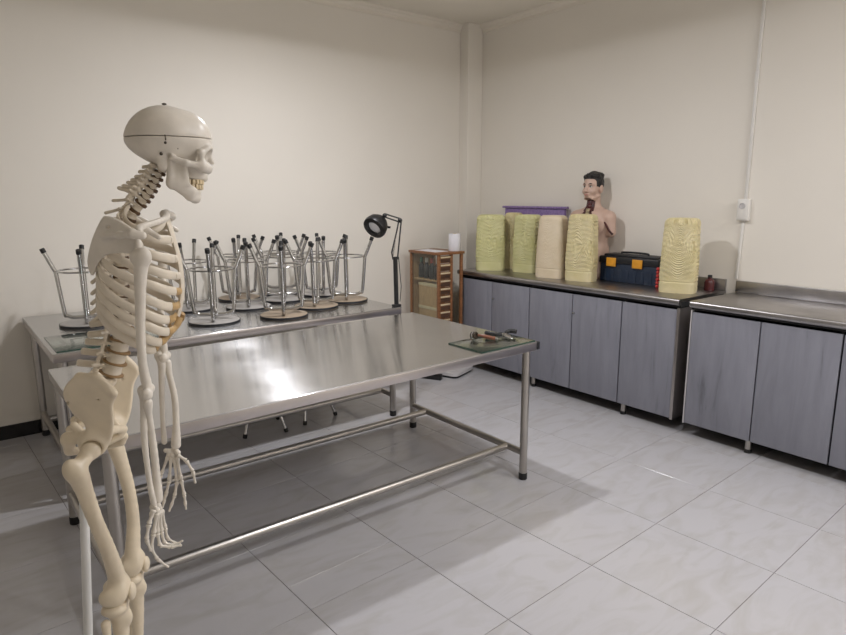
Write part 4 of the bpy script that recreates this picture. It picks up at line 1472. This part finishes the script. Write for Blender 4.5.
# ribs -------------------------------------------------------------
half_w = [0.060, 0.078, 0.096, 0.108, 0.116, 0.121, 0.123, 0.122, 0.118, 0.110, 0.098, 0.075]
front_z = [1.592, 1.546, 1.504, 1.466, 1.431, 1.399, 1.373, 1.351, 1.334, 1.323]
for k in range(12):
    p0 = TV[k + 1]
    for sgn in (-1, 1):
        b = half_w[k]
        zs = p0.z + 0.002
        if k < 7:
            fz = front_z[k]
            a = st_at(fz)
            xe, ye, ze = a.x - 0.002, sgn * 0.012, fz
        elif k < 10:
            xe, ye, ze = 0.120 - 0.016 * (k - 7), sgn * (0.036 + 0.024 * (k - 7)), front_z[k]
        else:
            xe, ye, ze = 0.135, 0, p0.z - 0.10
        xs = p0.x - 0.016
        pts = []
        N = 26
        end = 1.0 if k < 10 else (0.50 if k == 10 else 0.36)
        for i in range(N + 1):
            f = i / N * end
            ph = f * math.pi
            x = xs + (xe - xs) * (1 - math.cos(ph)) / 2 - (0.030 if k > 1 else 0.012) * math.sin(min(ph * 1.6, math.pi)) * (1 if k < 11 else 0.7)
            y0 = 0.012 if sgn > 0 else -0.012
            y = sgn * (0.012 + (b - 0.012) * math.sin(ph) ** 0.75) if ph < math.pi / 2 else sgn * (abs(ye) + (b - abs(ye)) * math.sin(ph) ** 0.75)
            z = zs + (ze - zs) * (0.62 * (1 - math.cos(ph)) / 2 + 0.38 * f) - (0.012 if k > 0 else 0.0) * math.sin(ph) ** 2
            if k == 0:
                z -= 0.034 * math.sin(ph)
            if k >= 5:
                z -= 0.004 * (k - 4) * max(0, math.sin((f - 0.35) / 0.65 * math.pi)) if f > 0.35 else 0
            pts.append(Vector((x, y, z)))
        cutf = [0.97, 0.95, 0.94, 0.92, 0.90, 0.88, 0.86, 0.86, 0.87, 0.89, 1.01, 1.01][k]
        nb = min(N, int(N * cutf))
        hh = 0.0094 if k not in (0, 11) else 0.0074
        bp = pts[:nb + 1]
        rr = [hh * (0.62 + 0.38 * min(1, i / 4)) * (1 if (k < 10 or i < len(bp) - 4) else 0.7) for i in range(len(bp))]
        rb_ = part('rib', Geo().tube(bp, rr, 10, upv=(0, 0.0, 1), r2=[0.0036] * len(bp)), 'bone', SK)
        if k < 10:
            cp = pts[nb:]
            if k >= 7:      # sweep up to the margin of the rib above
                cp = cp + [Vector((xe + 0.007, ye * 0.86, ze + 0.009)), Vector((xe + 0.011, ye * 0.72, ze + 0.021))]
            part('costal_cartilage', Geo().tube(cp, [hh * 0.92] * len(cp), 10, upv=(0, 0, 1) if k else (0, 1, 0), r2=[0.0046] * len(cp)), 'cartilage' if k > 3 else 'bone', rb_, label='amber costal cartilage' if k > 3 else None)


def bone(name, pts, rs, m='bone', h=0.0028, extra=None, k=0.008, parent=None, sub=4):
    """long bone grown along a smooth path; extra: [(centre, radii)] knobs at the ends"""
    P = smooth_path(pts, sub)
    n = len(pts)
    R = []
    for i in range(n - 1):
        for q in range(sub):
            t = q / sub
            R.append(rs[i] * (1 - t) + rs[i + 1] * t)
    R.append(rs[-1])
    al = list(P) + [Vector(c) for c, r in (extra or [])]
    pad = max(rs + [max(r) for c, r in (extra or [])]) + 0.008
    lo, hi = bounds([tuple(p) for p in al], pad)
    F = Field(lo, hi, h)
    F.chain(P, R, 0.002)
    for c, r in (extra or []):
        F.add(F.ell(c, r), k)
    return link(name, F.mesh(name, m), parent or SK)


# shoulder girdles and arms ------------------------------------------
for sgn in (-1, 1):
    # scapula: curved triangular plate with spine, acromion, coracoid and socket
    F = Field((-0.06, -0.21, 1.43), (0.14, -0.05, 1.63), 0.0026) if sgn < 0 else Field((-0.06, 0.05, 1.43), (0.14, 0.21, 1.63), 0.0026)
    poly = [(0.012, 1.603), (0.032, 1.600), (0.062, 1.582), (0.076, 1.560), (0.076, 1.532), (0.062, 1.528), (0.040, 1.528), (0.018, 1.526), (0.000, 1.516), (-0.012, 1.500),
            (-0.020, 1.482), (-0.028, 1.484), (-0.032, 1.500), (-0.030, 1.520), (-0.018, 1.554), (0.000, 1.587)]
    poly = [(p.x, p.y) for p in smooth_path([(x, z, 0) for x, z in poly + poly[:1]], 3)][:-1]
    cx = F.X - 0.02
    ysurf = sgn * (0.112 + 0.42 * cx - 2.2 * cx * cx + 0.05 * (1.53 - F.Z))
    F.add(F.plate(poly, (F.Y - ysurf) * 0.85, F.X, F.Z, 0.0042, 0.003), 0)
    F.chain([(0.010, sgn * 0.112, 1.560), (0.046, sgn * 0.142, 1.566), (0.076, sgn * 0.172, 1.568)], [0.0030, 0.0055, 0.0085], 0.012)
    F.add(F.cap((0.076, sgn * 0.176, 1.570), (0.094, sgn * 0.176, 1.566), 0.010, 0.008), 0.006)
    F.chain([(0.070, sgn * 0.140, 1.562), (0.096, sgn * 0.132, 1.574), (0.118, sgn * 0.138, 1.560)], [0.0065, 0.006, 0.0055], 0.006)
    F.add(F.ell((0.080, sgn * 0.148, 1.538), (0.010, 0.012, 0.021)), 0.006)
    F.cut(F.cap((0.020, sgn * 0.02, 1.580), (0.020, sgn * 0.25, 1.580), 0.0034), 0.001)
    link('scapula', F.mesh('scapula', 'bone_pale'), SK)
    bone('clavicle', [(0.114, sgn * 0.016, 1.603), (0.122, sgn * 0.045, 1.598), (0.118, sgn * 0.080, 1.592), (0.100, sgn * 0.118, 1.586), (0.086, sgn * 0.150, 1.580), (0.088, sgn * 0.172, 1.575)],
         [0.0098, 0.0075, 0.0065, 0.0065, 0.007, 0.0075], 'bone_pale', 0.0024)
    rx = 0.0 if sgn < 0 else -0.022
    el = 0.078 if sgn < 0 else 0.058
    ez = 0.0 if sgn < 0 else -0.016
    S0 = V3(0.088 + rx * 0.3, sgn * 0.172, 1.522)
    bone('humerus', [S0 + V3(0, 0, 0.004), (0.083 + rx * 0.5, sgn * 0.180, 1.470), (0.076 + rx * 0.7, sgn * 0.182, 1.380), (0.074 + rx * 0.8, sgn * 0.182, 1.310), (el, sgn * 0.180, 1.262 + ez)],
         [0.0150, 0.0110, 0.0088, 0.0086, 0.0100], 'bone_pale', 0.0028,
         [((S0.x - 0.006, S0.y - sgn * 0.012, S0.z), (0.0185, 0.0185, 0.0185)), ((S0.x + 0.006, S0.y + sgn * 0.006, S0.z + 0.002), (0.014, 0.012, 0.018)),
          ((el, sgn * 0.160, 1.250 + ez), (0.0115, 0.010, 0.0115)), ((el, sgn * 0.180, 1.246 + ez), (0.0105, 0.012, 0.0105)), ((el + 0.002, sgn * 0.200, 1.248 + ez), (0.0115, 0.011, 0.0115))])
# forearms: right arm seen edge on, left arm seen flat
bone('ulna', [(0.069, -0.176, 1.248), (0.070, -0.180, 1.222), (0.065, -0.187, 1.150), (0.068, -0.192, 1.060), (0.073, -0.194, 1.008)], [0.0090, 0.0085, 0.0064, 0.0056, 0.0062], 'bone_pale', 0.0026, [((0.068, -0.176, 1.252), (0.009, 0.010, 0.010))])
bone('radius', [(0.078, -0.190, 1.228), (0.077, -0.184, 1.200), (0.078, -0.172, 1.130), (0.078, -0.168, 1.060), (0.077, -0.172, 1.008)], [0.0100, 0.0068, 0.0075, 0.0080, 0.0115], 'bone_pale', 0.0026)
bone('ulna', [(0.046, 0.176, 1.236), (0.050, 0.178, 1.208), (0.044, 0.186, 1.150), (0.039, 0.190, 1.060), (0.038, 0.190, 0.996)], [0.0105, 0.0095, 0.0072, 0.0062, 0.0075], 'bone_pale', 0.0026, [((0.046, 0.176, 1.240), (0.010, 0.011, 0.012))])
bone('radius', [(0.062, 0.188, 1.214), (0.065, 0.186, 1.185), (0.074, 0.182, 1.120), (0.073, 0.180, 1.050), (0.068, 0.180, 0.990)], [0.0105, 0.0075, 0.0082, 0.0085, 0.0130], 'bone_pale', 0.0026)

# hands -----------------------------------------------------------
bprof = [(0.35, 0.0), (0.85, 0.02), (1.0, 0.07), (0.95, 0.14), (0.66, 0.26), (0.56, 0.5), (0.60, 0.74), (0.86, 0.87), (0.92, 0.94), (0.72, 0.99), (0.3, 1.0)]
BU = Geo().lathe([(r, z) for r, z in bprof], seg=10).mesh('phalanx', 'bone_pale', True, 80)
TIP = Geo().lathe([(0.35, 0.0), (0.85, 0.03), (1.0, 0.10), (0.8, 0.25), (0.52, 0.55), (0.55, 0.78), (0.66, 0.90), (0.5, 0.97), (0.15, 1.0)], seg=10).mesh('phalanx', 'bone_pale', True, 80)


def unit_bone(name, me, a, b, r, parent):
    a, b = Vector(a), Vector(b)
    d = b - a
    q = d.to_track_quat('Z', 'Y').to_matrix().to_4x4() @ Matrix.Diagonal((r, r, d.length * 0.97, 1))
    q.translation = a
    return link(name, me, parent, mtx=q)


def hand(carpals, fingers):
    lo, hi = bounds([c for c, r in carpals], 0.02)
    F = Field(lo, hi, 0.0018)
    for c, r in carpals:
        F.add(F.ell(c, r), 0.0016)
    h = link('hand', F.mesh('wrist_bones', 'bone_pale'), SK)
    for fg, rad in fingers:
        for i in range(len(fg) - 1):
            unit_bone('metacarpal' if i == 0 else 'phalanx', TIP if i == len(fg) - 2 else BU, fg[i], fg[i + 1], rad * (1.0 - 0.10 * i), h)


rc = [((0.070 + 0.008 * i, -0.186 + 0.009 * j - 0.004, 0.999 - 0.011 * ((j + i) % 2) - 0.004 * i), (0.0072, 0.0068, 0.0076)) for i in range(2) for j in (-1, 0, 1, 2)]
hand(rc, [([(0.078, -0.200, 0.990), (0.069, -0.204, 0.945), (0.062, -0.206, 0.914), (0.072, -0.206, 0.887), (0.094, -0.206, 0.863)], 0.0060),
          ([(0.079, -0.190, 0.989), (0.074, -0.192, 0.939), (0.077, -0.192, 0.909), (0.098, -0.190, 0.901), (0.121, -0.188, 0.902)], 0.0060),
          ([(0.081, -0.180, 0.984), (0.080, -0.180, 0.934), (0.084, -0.178, 0.906), (0.102, -0.176, 0.897), (0.122, -0.174, 0.905)], 0.0057),
          ([(0.083, -0.170, 0.980), (0.086, -0.166, 0.934), (0.088, -0.164, 0.909), (0.101, -0.162, 0.895), (0.114, -0.161, 0.890)], 0.0052),
          ([(0.074, -0.206, 1.000), (0.064, -0.216, 0.974), (0.058, -0.222, 0.944), (0.064, -0.220, 0.914)], 0.0062)])
lc = [((0.048 + 0.0095 * i, 0.180 + 0.004 * ((i + j) % 2), 0.973 - 0.012 * j), (0.0072, 0.0068, 0.0074)) for i in range(3) for j in range(2)] + [((0.072, 0.176, 0.968), (0.007, 0.007, 0.007)), ((0.041, 0.181, 0.975), (0.006, 0.006, 0.006))]
hand(lc, [([(0.071, 0.174, 0.962), (0.093, 0.166, 0.947), (0.108, 0.160, 0.917), (0.112, 0.160, 0.881)], 0.0066),
          ([(0.067, 0.180, 0.957), (0.074, 0.178, 0.888), (0.079, 0.176, 0.844), (0.080, 0.174, 0.822), (0.081, 0.172, 0.803)], 0.0068),
          ([(0.060, 0.182, 0.956), (0.063, 0.181, 0.883), (0.054, 0.176, 0.845), (0.046, 0.171, 0.824), (0.038, 0.166, 0.806)], 0.0068),
          ([(0.053, 0.183, 0.956), (0.043, 0.183, 0.887), (0.033, 0.179, 0.852), (0.027, 0.174, 0.833), (0.022, 0.170, 0.816)], 0.0066),
          ([(0.045, 0.184, 0.957), (0.023, 0.186, 0.905), (0.012, 0.184, 0.873), (0.009, 0.181, 0.853), (0.010, 0.177, 0.835)], 0.0060)])

# pelvis ----------------------------------------------------------
for sgn in (-1, 1):
    F = Field((-0.16, -0.17, 1.06), (0.03, 0.01, 1.30), 0.0030) if sgn < 0 else Field((-0.16, -0.01, 1.06), (0.03, 0.17, 1.30), 0.0030)
    # iliac wing, flaring out towards the crest
    poly = [(-0.112, 1.205), (-0.116, 1.235), (-0.100, 1.262), (-0.075, 1.277), (-0.045, 1.279), (-0.018, 1.262), (-0.005, 1.235), (-0.010, 1.222), (-0.018, 1.205), (-0.022, 1.175),
            (-0.030, 1.140), (-0.045, 1.112), (-0.075, 1.112), (-0.083, 1.140), (-0.090, 1.168), (-0.102, 1.180)]
    poly = [(p.x, p.y) for p in smooth_path([(x, z, 0) for x, z in poly + poly[:1]], 3)][:-1]
    poly = [(x + 0.014 + 0.05 * max(0.0, 1.19 - z), z) for x, z in poly]
    ys = sgn * (0.078 + 0.30 * (F.Z - 1.12) + 0.25 * (F.X + 0.07) - 1.5 * (F.X + 0.05) ** 2)
    F.add(F.plate(poly, (F.Y - ys) * 0.9, F.X, F.Z, 0.0055, 0.005), 0)
    F.chain([(-0.098, sgn * 0.084, 1.240), (-0.061, sgn * 0.120, 1.274), (-0.026, sgn * 0.131, 1.275), (0.003, sgn * 0.133, 1.236)], [0.006, 0.0075, 0.0075, 0.007], 0.008)
    F.add(F.ell((-0.060, sgn * 0.082, 1.112), (0.030, 0.022, 0.032)), 0.015)
    F.cut(F.ell((-0.060, sgn * 0.106, 1.102), (0.0245, 0.024, 0.0245)), 0.004)
    F.add(F.cap((-0.080, sgn * 0.070, 1.125), (-0.114, sgn * 0.062, 1.118), 0.013, 0.0145), 0.010)
    F.add(F.cap((-0.114, sgn * 0.062, 1.120), (-0.116, sgn * 0.056, 1.097), 0.0145, 0.012), 0.008)
    F.add(F.cap((-0.100, sgn * 0.062, 1.150), (-0.090, sgn * 0.066, 1.140), 0.008), 0.010)
    F.chain([(-0.050, sgn * 0.062, 1.128), (-0.030, sgn * 0.034, 1.122), (-0.014, sgn * 0.008, 1.112)], [0.011, 0.0085, 0.010], 0.008)
    F.chain([(-0.118, sgn * 0.052, 1.086), (-0.075, sgn * 0.034, 1.078), (-0.020, sgn * 0.010, 1.098)], [0.010, 0.0068, 0.009], 0.008)
    F.cut(F.cap((-0.030, sgn * 0.0, 1.222), (-0.030, sgn * 0.2, 1.222), 0.0022), 0.001)
    F.cut(F.cap((-0.094, sgn * 0.0, 1.214), (-0.094, sgn * 0.2, 1.214), 0.0030), 0.001)
    link('hip_bone', F.mesh('hip_bone', 'bone_long'), SK, (0, 0, 0) if sgn < 0 else (-0.004, 0, -0.024))
F = Field((-0.17, -0.07, 1.08), (0.0, 0.07, 1.24), 0.0028)
for k in range(6):
    f = k / 5
    c = V3(-0.042 - 0.075 * f ** 0.9, 0, 1.224 - 0.110 * f)
    F.add(F.ell(c, (0.020 * (1 - 0.6 * f), 0.060 * (1 - 0.75 * f), 0.016)), 0.010)
    F.add(F.ell(c + V3(-0.022 * (1 - 0.5 * f), 0, 0.004), (0.009, 0.006, 0.010)), 0.008)
link('sacrum', F.mesh('sacrum', 'bone_long'), SK)

# legs ------------------------------------------------------------
for sgn, hip, mid, kn, ank in ((-1, (-0.064, -0.088, 1.099), [(-0.074, -0.130, 1.024), (-0.061, -0.124, 0.950), (-0.046, -0.111, 0.870)], (-0.040, -0.090, 0.752), (-0.066, -0.090, 0.385)),
                               (1, (-0.064, 0.088, 1.076), [(-0.058, 0.128, 0.975), (-0.045, 0.124, 0.895), (-0.040, 0.112, 0.815)], (-0.043, 0.090, 0.710), (-0.066, 0.090, 0.345))):
    hip, kn, ank = Vector(hip), Vector(kn), Vector(ank)
    tro = V3(-0.092, sgn * 0.140, 1.080) if sgn < 0 else V3(-0.086, sgn * 0.138, 1.050)
    neck = [hip, (hip + tro) / 2 + V3(0.002, 0, -0.004), tro + V3(0.012, 0, -0.012)]
    P = neck[2:] + [Vector(p) for p in mid] + [kn + V3(0, 0, 0.040), kn + V3(0, 0, 0.010)]
    o = bone('femur', P, [0.021, 0.0170, 0.0150, 0.0155, 0.0185, 0.024], 'bone_long', 0.0032,
             [(tuple(hip), (0.0215, 0.0215, 0.0215)), (tuple(neck[1]), (0.017, 0.024, 0.015)), (tuple(tro), (0.017, 0.016, 0.022)),
              (tuple(kn + V3(-0.008, -0.020, 0.0)), (0.029, 0.018, 0.024)), (tuple(kn + V3(-0.008, 0.020, 0.0)), (0.029, 0.018, 0.024)), (tuple(kn + V3(0.010, 0, 0.012)), (0.016, 0.026, 0.022))], k=0.012)
    kt = kn + V3(-0.008, 0, -0.034)
    bone('tibia', [kt, kt + V3(0.006, 0, -0.045), kt + (ank - kt) * 0.5 + V3(0.008, 0, 0), ank + V3(0, 0, 0.05), ank], [0.026, 0.0185, 0.0135, 0.012, 0.018], 'bone_long', 0.0032,
         [(tuple(kt + V3(0, -0.020, 0.002)), (0.027, 0.020, 0.013)), (tuple(kt + V3(0, 0.020, 0.002)), (0.027, 0.020, 0.013)), (tuple(kt + V3(0.022, 0, -0.035)), (0.010, 0.010, 0.016)),
          (tuple(ank + V3(0, -sgn * 0.018, -0.012)), (0.012, 0.008, 0.014))], k=0.012)
    bone('fibula', [kt + V3(-0.016, sgn * 0.034, -0.022), kt + V3(-0.016, sgn * 0.036, -0.08), ank + V3(-0.010, sgn * 0.030, 0.10), ank + V3(-0.006, sgn * 0.028, -0.018)], [0.0105, 0.0068, 0.0064, 0.010], 'bone_long', 0.003)
    F = Field(kn + V3(0.0, -0.03, -0.03), kn + V3(0.06, 0.03, 0.04), 0.0025)
    F.add(F.ell(kn + V3(0.028, 0, -0.004), (0.0095, 0.0185, 0.0205)), 0)
    link('patella', F.mesh('patella', 'bone_long'), SK)
    # foot: ankle block and heel, then five rays
    F = Field(ank + V3(-0.08, -0.05, -0.09), ank + V3(0.09, 0.05, 0.01), 0.003)
    F.add(F.ell(ank + V3(0.004, 0, -0.026), (0.026, 0.019, 0.016)), 0)
    F.add(F.cap(ank + V3(0.0, 0.002, -0.044), ank + V3(-0.048, 0.004 * sgn, -0.058), 0.016, 0.020), 0.004)
    F.add(F.ell(ank + V3(0.036, -sgn * 0.008, -0.040), (0.014, 0.016, 0.014)), 0.003)
    F.add(F.ell(ank + V3(0.036, sgn * 0.020, -0.050), (0.016, 0.014, 0.013)), 0.003)
    F.add(F.ell(ank + V3(0.060, -sgn * 0.010, -0.048), (0.012, 0.022, 0.012)), 0.003)
    ft = link('foot', F.mesh('ankle_bones', 'bone_long'), SK)
    for q in range(5):
        y = -sgn * (0.024 - 0.013 * q)
        L = (0.062, 0.068, 0.064, 0.060, 0.056)[q]
        a = ank + V3(0.070 - 0.004 * q, y * 0.8, -0.052 - 0.003 * q)
        b = a + V3(L, y * 0.5, -0.018 + 0.002 * q)
        c = b + V3(0.030, y * 0.1, 0.001)
        d = c + V3(0.022, 0, -0.004)
        r = 0.010 if q == 0 else 0.0068
        unit_bone('metatarsal', BU, a, b, r, ft)
        unit_bone('phalanx', BU, b, c, r * 0.9, ft)
        unit_bone('phalanx', TIP, c, d, r * 0.85, ft)

# stand -----------------------------------------------------------
pt, pb = V3(-0.103, 0, 1.12), V3(-0.175, 0, 0.10)
part('stand_pole', Geo().tube([pb, pt], 0.0105, 16), 'white_pole', SK, label='white enamelled pole')
part('stand_collar', Geo().tube([pb + V3(-0.004, 0, -0.02), pb + V3(0.005, 0, 0.09)], 0.0165, 16), 'black_plastic', SK)
for k in range(5):
    a = k * 2 * math.pi / 5 + 0.3
    e = V3(pb.x + 0.30 * math.cos(a), 0.30 * math.sin(a), 0.062)
    lg = part('stand_leg', Geo().tube([V3(pb.x, 0, 0.098), V3(pb.x, 0, 0.098).lerp(e, 0.5) + V3(0, 0, 0.01), e], [0.017, 0.015, 0.012], 12), 'white_pole', SK)
    q = Matrix.Rotation(math.pi / 2, 4, 'X')
    q.translation = (0, 0, 0)
    part('caster', Geo().lathe([(0.012, -0.012), (0.0235, -0.011), (0.0245, -0.006), (0.0245, 0.006), (0.0235, 0.011), (0.012, 0.012)], (e.x, e.y, 0.0248), 18, q).tube([(e.x, e.y, 0.03), (e.x, e.y, 0.055)], 0.006, 8), 'rubber', lg, label='black rubber caster')
